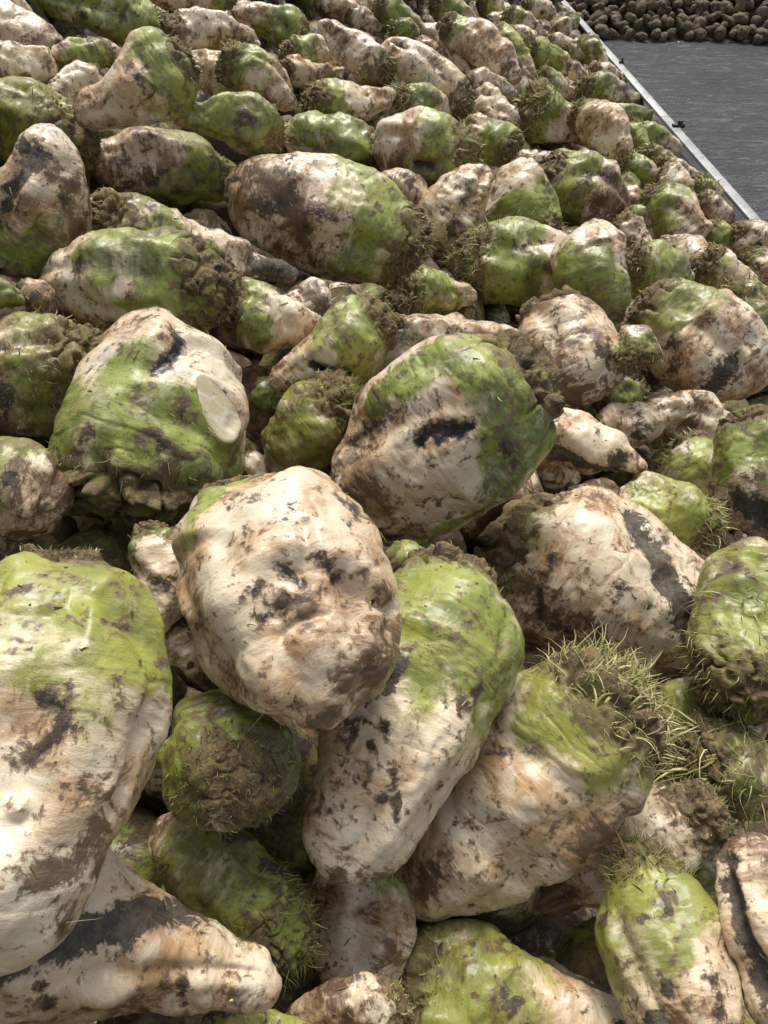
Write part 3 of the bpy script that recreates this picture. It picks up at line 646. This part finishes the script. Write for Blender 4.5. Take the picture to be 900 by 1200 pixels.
(556,112,584,156,30,'e',0,0,.3,.4,'narrow brown beet leaning on the speckled brown one',dict(z=5)),
(538,80,556,94,16,'p',1,0,.1,.1,'small green chopped beet fragment at the end of the diagonal tan one',dict(z=0)),
(602,184,544,138,62,'e',.62,.2,.3,.2,'green beet with a dark tan cap beside the tousled beet',dict(z=0)),
(582,128,602,172,22,'p',0,0,.3,.4,'thin tan root sliver standing behind the tan capped green one',dict(z=-20)),
(608,118,692,168,78,'e',.55,.9,.5,.5,'large dark green beet with a wild tuft and one pale patch',dict(tilt=10,z=0,cs=.28,flen=17,fs=.4,fsh=(.3,1),stub=10,feat=[('pale',[(650,152)],9),('mud',[(665,175),(640,180)],9)])),
(672,122,742,188,58,'e',.05,.1,.35,.3,'large sandy tan beet beside the wild tufted one',dict(z=0)),
(728,146,764,186,38,'e',.7,.1,.2,.3,'striped sage beet hugging the large sandy tan one',dict(z=-5)),
(768,140,706,126,26,'e',.6,.1,.3,.6,'low green and brown beet below the rail middle',dict(z=0)),
(672,112,702,126,18,'e',0,0,.2,.2,'small cream beet back between the dark fibre bound one and the sandy tan one',dict(z=-5)),
(736,144,800,178,30,'e',.7,.8,.2,.4,'white backed green beet with a yellow tuft beside the black bolt on the rail',dict(z=0,flen=13)),
(752,176,802,200,30,'e',.5,.8,.4,.8,'dark brown hairy beet below the yellow tuft by the rail',dict(z=0,flen=9)),
(612,190,664,188,22,'e',.1,0,.2,.4,'thin tan beet back under the wild tufted one',dict(z=-10)),
(638,188,722,196,36,'e',.6,0,.2,.2,'light green beet back above the camouflage mottled one',dict(z=-10)),
(728,188,774,210,32,'e',.6,1.0,.2,.4,'spiky fibrous green clump of a beet left of the straw coloured one',dict(z=5,flen=15,fsh=(.3,1))),
(766,188,830,212,28,'e',0,.1,.3,.6,'chestnut slim beet beside the lower rail',dict(z=0)),
(802,214,854,234,30,'e',.7,.8,.3,.5,'mossy tangle of a beet against the lower rail',dict(z=0,flen=11,fs=.7)),
(502,302,488,260,40,'e',.95,.8,.2,.3,'green fibre headed beet sheltering beside the spotted white one',dict(z=-20,flen=14)),
(600,182,640,196,26,'e',0,0,.3,.6,'small brown beet back in shade beside the tan topped one',dict(z=-30)),
]
# ------------------------------------------------------------------ place them
beets = []
for i, (ax, ay, bx, by, W, typ, gs, tuft, dark, brown, label, ex) in enumerate(BEETS):
    b = Beet(); rr = random.Random(i*7+3)
    b.A, b.B, b.W, b.typ, b.gs, b.tuft, b.dark, b.brown, b.label = (ax, ay), (bx, by), W, typ, gs, tuft, dark, brown, label
    b.seed = i+1; b.feat = ex.get('feat'); b.tilt = ex.get('tilt'); b.zb = ex.get('z', 0)
    b.tone = ex.get('tone', rr.uniform(0, .45)); b.lump = ex.get('lump', 1.0 if W > 90 else 1.7); b.cs = ex.get('cs', .17 if tuft else .12)
    b.knob = ex.get('knob', 1.0); b.flen = ex.get('flen', None); b.fs = ex.get('fs', b.cs*1.15); b.fbr = ex.get('fbr', .35)
    b.fsh = ex.get('fsh', (.15, .95)); b.stub = ex.get('stub', 0); b.groove = ex.get('groove', rr.uniform(0, 6.28)); b.gdep = ex.get('gdep', rr.uniform(.3, 1))
    b.bend = rr.uniform(-.16, .16)*(1 if W > 90 else 2.2); b.bend2 = rr.uniform(-.1, .1); b.wx = 1.0; b.wy = rr.uniform(.78, 1.0)
    if W < 90 and typ == 'e' and i % 2: b.typ = 'c'
    if tuft == .1 and W < 90: b.tuft = .35
    b.flat = ex.get('flat'); b.hi = 1.0
    b.brown = ex.get('brown', b.brown); b.mud = .25 + .5*dark*rr.random()
    b.group = 'sugar beets in the big heap'; b.pc = ex.get('pc'); b.rings = ex.get('rings', False)
    c = ((ax+bx)/2, (ay+by)/2); b.c2 = c
    b.rho0 = b.rho = plane_rho(*c)
    b.ln = math.hypot(ax-bx, ay-by); b.len_px = max(b.ln, W*0.9)
    a2 = np.array([ax-bx, ay-by], float); a2 = a2/b.ln if b.ln > 1 else np.array([0., -1.])
    b.a2 = a2
    if b.tilt is None:
        w = -ray(*c); d = ray(c[0]+a2[0], c[1]+a2[1]) - ray(*c); d /= np.linalg.norm(d)
        t = math.degrees(math.atan2(-(d @ HN), w @ HN))
        b.tilt = max(-32, min(32, t*0.6)) + rr.uniform(-8, 8)
    b.key = max(ay, by, c[1]+W*0.4) + b.zb
    beets.append(b)

def overlap(bi, bj, k=9):
    """points that both silhouettes cover, with their half-thickness there"""
    g = np.linspace(-0.95, 0.95, k)
    U, V = np.meshgrid(g, g); m = U*U+V*V < 0.92; U, V = U[m], V[m]
    lat = np.array([-bi.a2[1], bi.a2[0]])
    X = bi.c2[0] + U*bi.len_px/2*bi.a2[0] + V*bi.W/2*lat[0]; Y = bi.c2[1] + U*bi.len_px/2*bi.a2[1] + V*bi.W/2*lat[1]
    hi = np.sqrt(1-U*U-V*V)
    dx, dy = X-bj.c2[0], Y-bj.c2[1]; lj = np.array([-bj.a2[1], bj.a2[0]])
    u = (dx*bj.a2[0]+dy*bj.a2[1])/(bj.len_px/2); v = (dx*lj[0]+dy*lj[1])/(bj.W/2)
    q = u*u+v*v; m = q < 0.92
    if not m.any(): return None
    return hi[m], np.sqrt(1-q[m])
beets_by = sorted(beets, key=lambda b: -b.key)
pairs = []
for i, bi in enumerate(beets_by):
    for bj in beets_by[i+1:]:
        if abs(bi.c2[0]-bj.c2[0]) + abs(bi.c2[1]-bj.c2[1]) > (bi.len_px+bj.len_px+bi.W+bj.W)/1.6: continue
        ov = overlap(bi, bj)
        if ov is None: continue
        pairs.append((bi, bj, ov))
for it in range(120):
    for bi, bj, (hi, hj) in pairs:
        Ri, Rj = bi.W/2/F*bi.rho, bj.W/2/F*bj.rho
        need = float(np.max(hi*Ri + hj*Rj)) - 0.24*min(Ri, Rj)
        gap = bj.rho - bi.rho
        if gap < need:
            mv = (need-gap)*0.4
            if bi.W > bj.W*1.6: bj.rho += mv*1.4; bi.rho -= mv*0.3
            else: bj.rho += mv*0.85; bi.rho -= mv*0.75
    for b in beets: b.rho += (b.rho0 - b.rho)*0.05; b.rho = min(max(b.rho, b.rho0*0.80), b.rho0*1.36)
for b in beets:
    setup_frame(b); build_beet(b)

# ------------------------------------------------------------------ beets that have no line of their own
def lump_mesh(seed, nu=26, nv=22, ratio=1.45):
    b = Beet(); b.R = .055; b.L = 2*b.R*ratio; b.typ = 'cebr'[seed % 4]; b.bend = .1; b.bend2 = 0; b.wx = 1; b.wy = .95
    b.seed = seed+400; b.lump = 1.8; b.groove = seed; b.gdep = .6; b.cs = .12
    S, PH, P, N, nv, nu = body_grid(b, 0, 1, nv, nu)
    P = P + N*displace(b, S, PH, P, N)[:, None]; P = finish_poles(P, N, nv, nu)
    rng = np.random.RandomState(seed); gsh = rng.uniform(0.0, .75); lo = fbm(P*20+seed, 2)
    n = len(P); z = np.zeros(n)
    A1 = np.stack([sstep(-.15, .15, gsh+.2*lo-S) if gsh > .12 else z, z+.42+.3*lo, z, z], 1)  # thick soil and brown film, also painting in the shade of the gaps
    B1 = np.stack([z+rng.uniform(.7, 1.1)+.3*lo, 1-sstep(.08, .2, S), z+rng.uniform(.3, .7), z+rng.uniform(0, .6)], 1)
    return P, A1, B1, grid_faces(nv, nu)
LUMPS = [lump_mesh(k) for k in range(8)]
def rand_rot(rng):
    q = rng.normal(size=4); q /= np.linalg.norm(q); w, x, y, z = q
    return np.array([[1-2*(y*y+z*z), 2*(x*y-z*w), 2*(x*z+y*w)], [2*(x*y+z*w), 1-2*(x*x+z*z), 2*(y*z-x*w)], [2*(x*z-y*w), 2*(y*z+x*w), 1-2*(x*x+y*y)]])
def mass(name, spots, rng, lumps, mat):
    Vs, Fs, As, Bs, Ps = [], [], [], [], []; off = 0
    for p, s in spots:
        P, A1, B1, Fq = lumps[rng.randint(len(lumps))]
        V = (P*s*rng.uniform(.78, 1.15, 3)) @ rand_rot(rng).T + p
        Vs.append(V); Fs.append(Fq+off); off += len(P); As.append(A1); Bs.append(B1); Ps.append(P*s + rng.uniform(0, 9, 3))
    me = mesh_np(name, np.concatenate(Vs), np.concatenate(Fs), None, mat, {'pos': np.concatenate(Ps), 'ma': np.concatenate(As), 'mb': np.concatenate(Bs), 'mc': np.stack([0.5+0.5*vnoise(np.concatenate(Vs)*15), 0.5+0.5*vnoise(np.concatenate(Vs)*32+9), 0.5+0.5*vnoise(np.concatenate(Vs)*13+4), np.ones(off)], 1)})
    return link(name, me)

rng = np.random.RandomState(5)
hx, hy = np.array([HN[2], 0, -HN[0]]), np.array([0, 1.0, 0])        # along the heap's face: downhill, away
hx /= np.linalg.norm(hx); hy = np.cross(HN, hx); hy *= np.sign(hy[1])
HO = CAM - HN*HD
WALLX = lambda y: 1.175 - 0.047*(y-2.3)
centres = np.array([b.C3 for b in beets]); radii = np.array([b.R for b in beets])
cpx = np.array([b.c2 for b in beets]); cW = np.array([b.W for b in beets]); cL = np.array([b.len_px for b in beets])
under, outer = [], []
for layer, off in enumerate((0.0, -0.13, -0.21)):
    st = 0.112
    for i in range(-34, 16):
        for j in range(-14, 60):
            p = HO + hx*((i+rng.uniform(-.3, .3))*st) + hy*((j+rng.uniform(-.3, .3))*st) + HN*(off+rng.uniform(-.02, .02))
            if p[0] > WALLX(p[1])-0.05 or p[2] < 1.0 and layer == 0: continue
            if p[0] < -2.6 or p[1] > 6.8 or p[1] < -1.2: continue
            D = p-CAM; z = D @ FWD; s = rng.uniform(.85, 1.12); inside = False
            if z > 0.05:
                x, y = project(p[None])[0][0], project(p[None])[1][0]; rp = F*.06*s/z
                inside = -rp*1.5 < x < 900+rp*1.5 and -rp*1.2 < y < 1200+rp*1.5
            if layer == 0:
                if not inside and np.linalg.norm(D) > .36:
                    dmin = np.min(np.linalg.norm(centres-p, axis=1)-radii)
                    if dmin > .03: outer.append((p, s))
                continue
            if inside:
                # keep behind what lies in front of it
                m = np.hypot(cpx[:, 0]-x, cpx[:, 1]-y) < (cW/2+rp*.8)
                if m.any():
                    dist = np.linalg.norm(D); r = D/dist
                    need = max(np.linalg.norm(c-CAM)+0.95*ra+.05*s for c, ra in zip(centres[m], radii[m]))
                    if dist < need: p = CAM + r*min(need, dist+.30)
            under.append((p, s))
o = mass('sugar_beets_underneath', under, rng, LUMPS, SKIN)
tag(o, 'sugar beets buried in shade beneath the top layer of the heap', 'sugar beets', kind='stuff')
o = mass('sugar_beets_around', outer, rng, LUMPS, SKIN)
tag(o, 'sugar beets carrying on past the edges of the heap in view', 'sugar beets', kind='stuff')

# leaf scraps, straw and crumbs of soil lying on the beets
rng = np.random.RandomState(77)
PP, DD, LL, RR = [], [], [], []
for b in beets:
    k = int(4 + b.W*0.08)
    S_, PH_, P_, N_, _a, _b = body_grid(b, .02, .98, 16, 24)
    dd_ = displace(b, S_, PH_, P_, N_); Wp = (P_+N_*dd_[:, None]) @ b.M.T + b.C3; Nw = N_ @ b.M.T
    ok = np.where((Nw[:, 2] > .35) & (S_ > .05) & (S_ < .95))[0]
    if len(ok) < 3: continue
    I = rng.choice(ok, k)
    PP.append(Wp[I] + Nw[I]*.0006); t_ = np.cross(Nw[I], rng.normal(size=(k, 3))); DD.append(t_ + Nw[I]*.12)
    LL.append(rng.uniform(.003, .013, k)*min(1.4, b.rho+.35)*rng.uniform(.4, 1, k)); RR.append(rng.uniform(.0005, .0013, k))
o = strands('leaf_scraps', None, np.concatenate(PP), np.concatenate(DD), np.concatenate(LL), np.concatenate(RR), rng, droop=.25, curl=.9, nseg=3, brown=.6, shade=(.2, 1))
tag(o, 'crumbs, straw and torn leaf scraps scattered over the beets', 'plant scraps', kind='stuff')

# ------------------------------------------------------------------ the setting
def soil_mat():
    t = NT('soil'); P = t.new('ShaderNodeTexCoord').outputs['Object']; a = t.noise(P, 12, 8, .7)
    t.l.new(t.mix(a, C(.03, .023, .016), C(.10, .075, .05)), t.b.inputs['Base Color']); t.b.inputs['Roughness'].default_value = .95
    t.bump(a, 1, .03); return t.m
SOIL = soil_mat()
# soil sheet added inside the heap to block light under the beets
nx, ny = 60, 90
xs = np.linspace(-2.9, 1.0, nx); ys = np.linspace(-1.5, 7.2, ny)
X, Y = np.meshgrid(xs, ys, indexing='ij'); X = X.ravel(); Y = Y.ravel()
Z = HO[2] - (HN[0]*(X-HO[0]) + HN[1]*(Y-HO[1]))/HN[2] - 0.30
V = np.stack([X, Y, Z + .03*fbm(np.stack([X, Y, Z], 1)*4, 3)], 1)
idx = np.arange(nx*ny).reshape(nx, ny)
Fq = np.stack([idx[:-1, :-1], idx[1:, :-1], idx[1:, 1:], idx[:-1, 1:]], -1).reshape(-1, 4)
tag(link('heap_light_block', mesh_np('heap_light_block', V, Fq, None, SOIL)), kind='structure')

def asphalt():
    t = NT('wet_asphalt'); P = t.new('ShaderNodeTexCoord').outputs['Object']
    rot = t.new('ShaderNodeMapping'); t.l.new(P, rot.inputs['Vector']); rot.inputs['Rotation'].default_value = (0, 0, R_(32)); rot.inputs['Scale'].default_value = (1.0, 3.2, 1)
    st = t.noise(rot.outputs[0], 3.4, 7, .68, 1.6); fine = t.noise(P, 60, 5, .75); mid = t.noise(rot.outputs[0], 13, 5, .7, .8); big = t.noise(P, .7, 3, .5)
    mul = lambda a, k: t.math('MULTIPLY', a, k)
    v = t.math('ADD', mul(st, .6), t.math('ADD', mul(mid, .35), mul(fine, .25)))
    wet = t.ss(t.math('SUBTRACT', t.math('ADD', mul(st, 3.0), t.math('ADD', mul(mid, 2.2), mul(fine, 1.6))), 3.4), .0, .40)
    col = t.mix(t.ss(fine, .35, .65), C(.055, .058, .066), C(.165, .17, .18)); col = t.mix(mul(wet, .8), col, C(.40, .41, .42))  # pale streaks: glints on the wet surface painted into the colour
    col = t.mix(mul(t.ss(big, .5, .65), .4), col, C(.09, .08, .07))
    t.l.new(col, t.b.inputs['Base Color'])
    t.l.new(t.mixf(wet, .36, .17), t.b.inputs['Roughness']); t.b.inputs['Specular IOR Level'].default_value = .6
    t.bump(t.math('ADD', mul(st, 2.2), t.math('ADD', mul(fine, .7), mul(mid, 1.6))), .9, .035); return t.m
g = mesh_np('ground', [(-150, -150, 0), (150, -150, 0), (150, 250, 0), (-150, 250, 0)], [(0, 1, 2, 3)], None, asphalt(), smooth=False)
tag(link('ground', g), kind='structure')

# the board wall that holds the heap
def box(V, Fq, c, sx, sy, sz, ang=0.0, bev=0.0):
    ca, sa = math.cos(ang), math.sin(ang); n = len(V)
    for dz in (-.5, .5):
        for dx, dy in ((-.5, -.5), (.5, -.5), (.5, .5), (-.5, .5)):
            x, y = dx*sx, dy*sy; V.append((c[0]+x*ca-y*sa, c[1]+x*sa+y*ca, c[2]+dz*sz))
    for f in ((3, 2, 1, 0), (4, 5, 6, 7), (0, 1, 5, 4), (1, 2, 6, 5), (2, 3, 7, 6), (3, 0, 4, 7)): Fq.append(tuple(n+q for q in f))
def boxmesh(name, items, mat, parent, bev=.002):
    V, Fq = [], []
    for it in items: box(V, Fq, *it)
    o = link(name, mesh_np(name, V, Fq, None, mat, smooth=False), parent)
    if bev: md = o.modifiers.new('edge', 'BEVEL'); md.width = bev; md.segments = 2
    return o
def metal_mat():
    t = NT('galvanised'); P = t.new('ShaderNodeTexCoord').outputs['Object']; a = t.noise(P, 9, 6, .6); f = t.noise(P, 160, 4, .7)
    c = t.mix(t.ss(a, .35, .7), C(.42, .43, .43), C(.27, .28, .28)); c = t.mix(t.math('MULTIPLY', t.ss(t.noise(P, 40, 6, .7), .56, .66), .8), c, C(.16, .13, .10))
    t.l.new(c, t.b.inputs['Base Color']); t.b.inputs['Metallic'].default_value = .35; t.l.new(t.mixf(f, .38, .62), t.b.inputs['Roughness']); t.bump(f, .3, .001); return t.m
def wood_mat():
    t = NT('weathered_board'); tc = t.new('ShaderNodeTexCoord').outputs['Object']; P = t.scl(tc, (6, .5, 6)); a = t.noise(P, 6, 6, .65)
    t.l.new(t.mix(a, C(.13, .125, .12), C(.30, .29, .28)), t.b.inputs['Base Color']); t.b.inputs['Roughness'].default_value = .8; t.bump(a, .5, .004); return t.m
def dark_mat():
    t = NT('black_iron'); P = t.new('ShaderNodeTexCoord').outputs['Object']; a = t.noise(P, 80, 4, .6)
    t.l.new(t.mix(a, C(.012, .012, .012), C(.05, .04, .035)), t.b.inputs['Base Color']); t.b.inputs['Roughness'].default_value = .55; return t.m
METAL, WOOD, IRON = metal_mat(), wood_mat(), dark_mat()
def at_z(px, py, z):
    d = ray(px, py); t = (z-CAM[2])/d[2]; return CAM+d*t
ZT = 1.13
p0, p1 = at_z(892, 264, ZT), at_z(659, 0, ZT)
dr = (p1-p0)/np.linalg.norm(p1-p0); ang = math.atan2(dr[1], dr[0])-math.pi/2
q0, q1 = p0-dr*3.2, p1+dr*2.2; ln = np.linalg.norm(q1-q0); mid = (q0+q1)/2
wall = bpy.data.objects.new('retaining_board', None); COL.objects.link(wall); wall.location = (mid[0], mid[1], 0); wall.rotation_euler = (0, 0, ang)
tag(wall, 'grey board wall with a bright metal top rail holding back the beet heap', 'retaining wall')
boxmesh('board_panel', [((0, (k+.5)*ln/6-ln/2, ZT/2-.03), .022, ln/6-.004, ZT-.06) for k in range(6)], WOOD, wall)
boxmesh('top_rail', [((0, (k+.5)*ln/4-ln/2, ZT-.006), .036, ln/4-.003, .012) for k in range(4)] + [((.0185, (k+.5)*ln/4-ln/2, ZT-.024), .003, ln/4-.003, .03) for k in range(4)], METAL, wall, .0015)
for k in range(9):
    y = (k+.5)*ln/9-ln/2
    boxmesh('post', [((.044, y, (ZT-.10)/2), .05, .06, ZT-.10)], METAL, wall)
for (px, py, s) in ((724, 73, .010), (788, 147, .021)):
    P = at_z(px, py, ZT+.004); L = (Matrix.Rotation(-ang, 3, 'Z') @ Vector((P[0]-mid[0], P[1]-mid[1], 0)))
    V, Fq = [], []
    box(V, Fq, (.012, L.y, ZT+.005), s*1.9, s*.9, .009); box(V, Fq, (.012+s*.5, L.y, ZT+.014), s*.75, s*.75, .018, .5); box(V, Fq, (.012+s*1.1, L.y, ZT+.002), s*.7, s*.5, .016, .2)
    o = link('bolt', mesh_np('bolt', V, Fq, None, IRON, smooth=False), wall); md = o.modifiers.new('edge', 'BEVEL'); md.width = .003; md.segments = 3

# ------------------------------------------------------------------ the heap across the road
rng = np.random.RandomState(21)
def earth_beet():
    t = NT('earthy_beet'); at = t.new('ShaderNodeAttribute', attribute_name='pos'); P = at.outputs['Vector']
    oi = t.new('ShaderNodeObjectInfo').outputs['Random']
    a = t.noise(P, 26, 5, .65); b = t.noise(P, 8, 3, .6)
    c = t.mix(t.ss(a, .35, .65), C(.06, .042, .026), C(.22, .155, .10)); c = t.mix(t.math('MULTIPLY', t.ss(b, .5, .62), .6), c, C(.10, .10, .03))
    c = t.mix(t.math('MULTIPLY', oi, .35), c, C(.065, .045, .03))
    t.l.new(c, t.b.inputs['Base Color']); t.b.inputs['Roughness'].default_value = .8; t.bump(a, .6, .008); return t.m
EARTH = earth_beet()
base0, base1 = at_z(690, 47, 0), at_z(900, 50, 0)
bd = (base1-base0); bd /= np.linalg.norm(bd); back = np.array([-bd[1], bd[0], 0])
slope = math.tan(R_(34)); cand = []
for j in range(0, 26):
    for i in range(-30, 44):
        u = i*.112 + (j % 2)*.056 + rng.uniform(-.05, .05); v = j*.088 + rng.uniform(-.04, .04)
        v0 = .06*math.sin(u*2.1)+.05*math.sin(u*5.3+1)
        zz = .045 + max(v, 0)*slope*.83 + rng.uniform(-.012, .035)
        if zz > 1.5: continue
        cand.append((base0 + bd*u + back*(v+v0) + np.array([0, 0, zz]), rng.uniform(.62, 1.25)))
def in_view(p):
    x, y = project(p[None]); return x[0], y[0]
vis = []
for p, s in cand:
    x, y = in_view(p)
    xr = 659 + (y/264.0)*233
    vis.append(-8 < y and x < 908 and x > xr-2)
vi = [k for k in range(len(cand)) if vis[k]]
vi.sort(key=lambda k: np.linalg.norm(cand[k][0]-CAM)); NIND = 130
ind = set(vi[:NIND])
fm = []
for k in range(8):
    P, A1, B1, Fq = LUMPS[k]; fm.append(mesh_np('taproot', P, Fq, None, EARTH, {'pos': P+k}))
for k in sorted(ind):
    p, s = cand[k]
    o = bpy.data.objects.new('sugar_beet', fm[rng.randint(8)]); COL.objects.link(o)
    o.matrix_world = Matrix.Translation(Vector(p)) @ Matrix(rand_rot(rng).tolist()).to_4x4() @ Matrix.Diagonal((*(s*rng.uniform(.75, 1.18, 3)), 1))
    tag(o, 'small earthy brown beet along the foot of the heap across the wet road', 'sugar beet', 'sugar beets at the foot of the far heap')
print('far in view', len(vi), 'main', len(beets), 'under', len(under), 'outer', len(outer))
rest = [cand[k] for k in range(len(cand)) if k not in ind]
tag(mass('far_sugar_beets', rest, rng, [(P, A1, B1, Fq) for P, A1, B1, Fq in LUMPS], EARTH), 'sugar beets massed higher up the heap across the wet road', 'sugar beets', kind='stuff')
cV = [base0+bd*-3.6+np.array([0, 0, -.01]), base0+bd*5.3+np.array([0, 0, -.01]), base0+bd*5.3+back*2.35+np.array([0, 0, 1.42]), base0+bd*-3.6+back*2.35+np.array([0, 0, 1.42]), base0+bd*5.3+back*6, base0+bd*-3.6+back*6]
cV = [v+back*.12 for v in cV]
tag(link('far_heap_terrain', mesh_np('far_heap_terrain', cV, [(0, 1, 2, 3), (3, 2, 4, 5)], None, SOIL, smooth=False)), kind='structure')

# litter on the road
def plain(name, col, r=.5):
    t = NT(name); P = t.new('ShaderNodeTexCoord').outputs['Object']; a = t.noise(P, 60, 3, .6)
    t.l.new(t.mix(a, C(*[c*.8 for c in col]), C(*col)), t.b.inputs['Base Color']); t.b.inputs['Roughness'].default_value = r; return t.m
WHITE = plain('white_scrap', (.8, .8, .78))
def chip(px, py, s, label, cat, name, seed):
    P = at_z(px, py, 0); r = np.random.RandomState(seed); b = LUMPS[seed % 8]
    V = b[0]/.055*s; V = np.where(np.abs(V) > s*.55, np.sign(V)*s*.55+(V-np.sign(V)*s*.55)*.3, V)*np.array([1, .7, .8])
    V = V @ rand_rot(r).T; V[:, 2] -= V[:, 2].min()
    o = link(name, mesh_np(name, V, b[3], None, WHITE)); o.location = P; tag(o, label, cat)
chip(768, 42, .036, 'white crumpled scrap at the foot of the far heap, largest of the white bits', 'scrap', 'white_scrap', 2)
chip(795, 51, .013, 'tiny white chip on the wet road just off the far heap', 'scrap', 'white_chip', 3)
chip(869, 38, .016, 'little white chip caught among the far beets near the frame edge', 'scrap', 'white_chip', 4)
chip(755, 47, .009, 'smallest white crumb on the road beside the crumpled scrap', 'scrap', 'white_crumb', 5)

# ------------------------------------------------------------------ light
SUN_EL, SUN_AZ = R_(60), R_(4)        # azimuth clockwise from straight ahead
w = bpy.data.worlds.new('World'); SC.world = w; w.use_nodes = True
nt = w.node_tree; bg = nt.nodes['Background']; sky = nt.nodes.new('ShaderNodeTexSky')
sky.sky_type = 'NISHITA'; sky.sun_disc = False; sky.sun_elevation = SUN_EL; sky.sun_rotation = SUN_AZ; sky.dust_density = 4.0; sky.air_density = 1.0; sky.ozone_density = 1.0
hs = nt.nodes.new('ShaderNodeHueSaturation'); hs.inputs['Saturation'].default_value = .45; nt.links.new(sky.outputs[0], hs.inputs['Color']); nt.links.new(hs.outputs[0], bg.inputs[0]); bg.inputs[1].default_value = 0.13
sd = bpy.data.lights.new('sun', 'SUN'); sd.energy = 3.0; sd.angle = R_(26); sd.color = (1.0, .95, .87)
so = bpy.data.objects.new('sun', sd); COL.objects.link(so)
sv = Vector((math.sin(SUN_AZ)*math.cos(SUN_EL), math.cos(SUN_AZ)*math.cos(SUN_EL), math.sin(SUN_EL)))
so.rotation_euler = sv.to_track_quat('Z', 'Y').to_euler()
vs = SC.view_settings; vs.view_transform = 'Standard'; vs.look = 'None'; vs.gamma = 1; vs.exposure = 0.08; vs.use_curve_mapping = False
SC.cycles.max_bounces = 6; SC.cycles.diffuse_bounces = 3
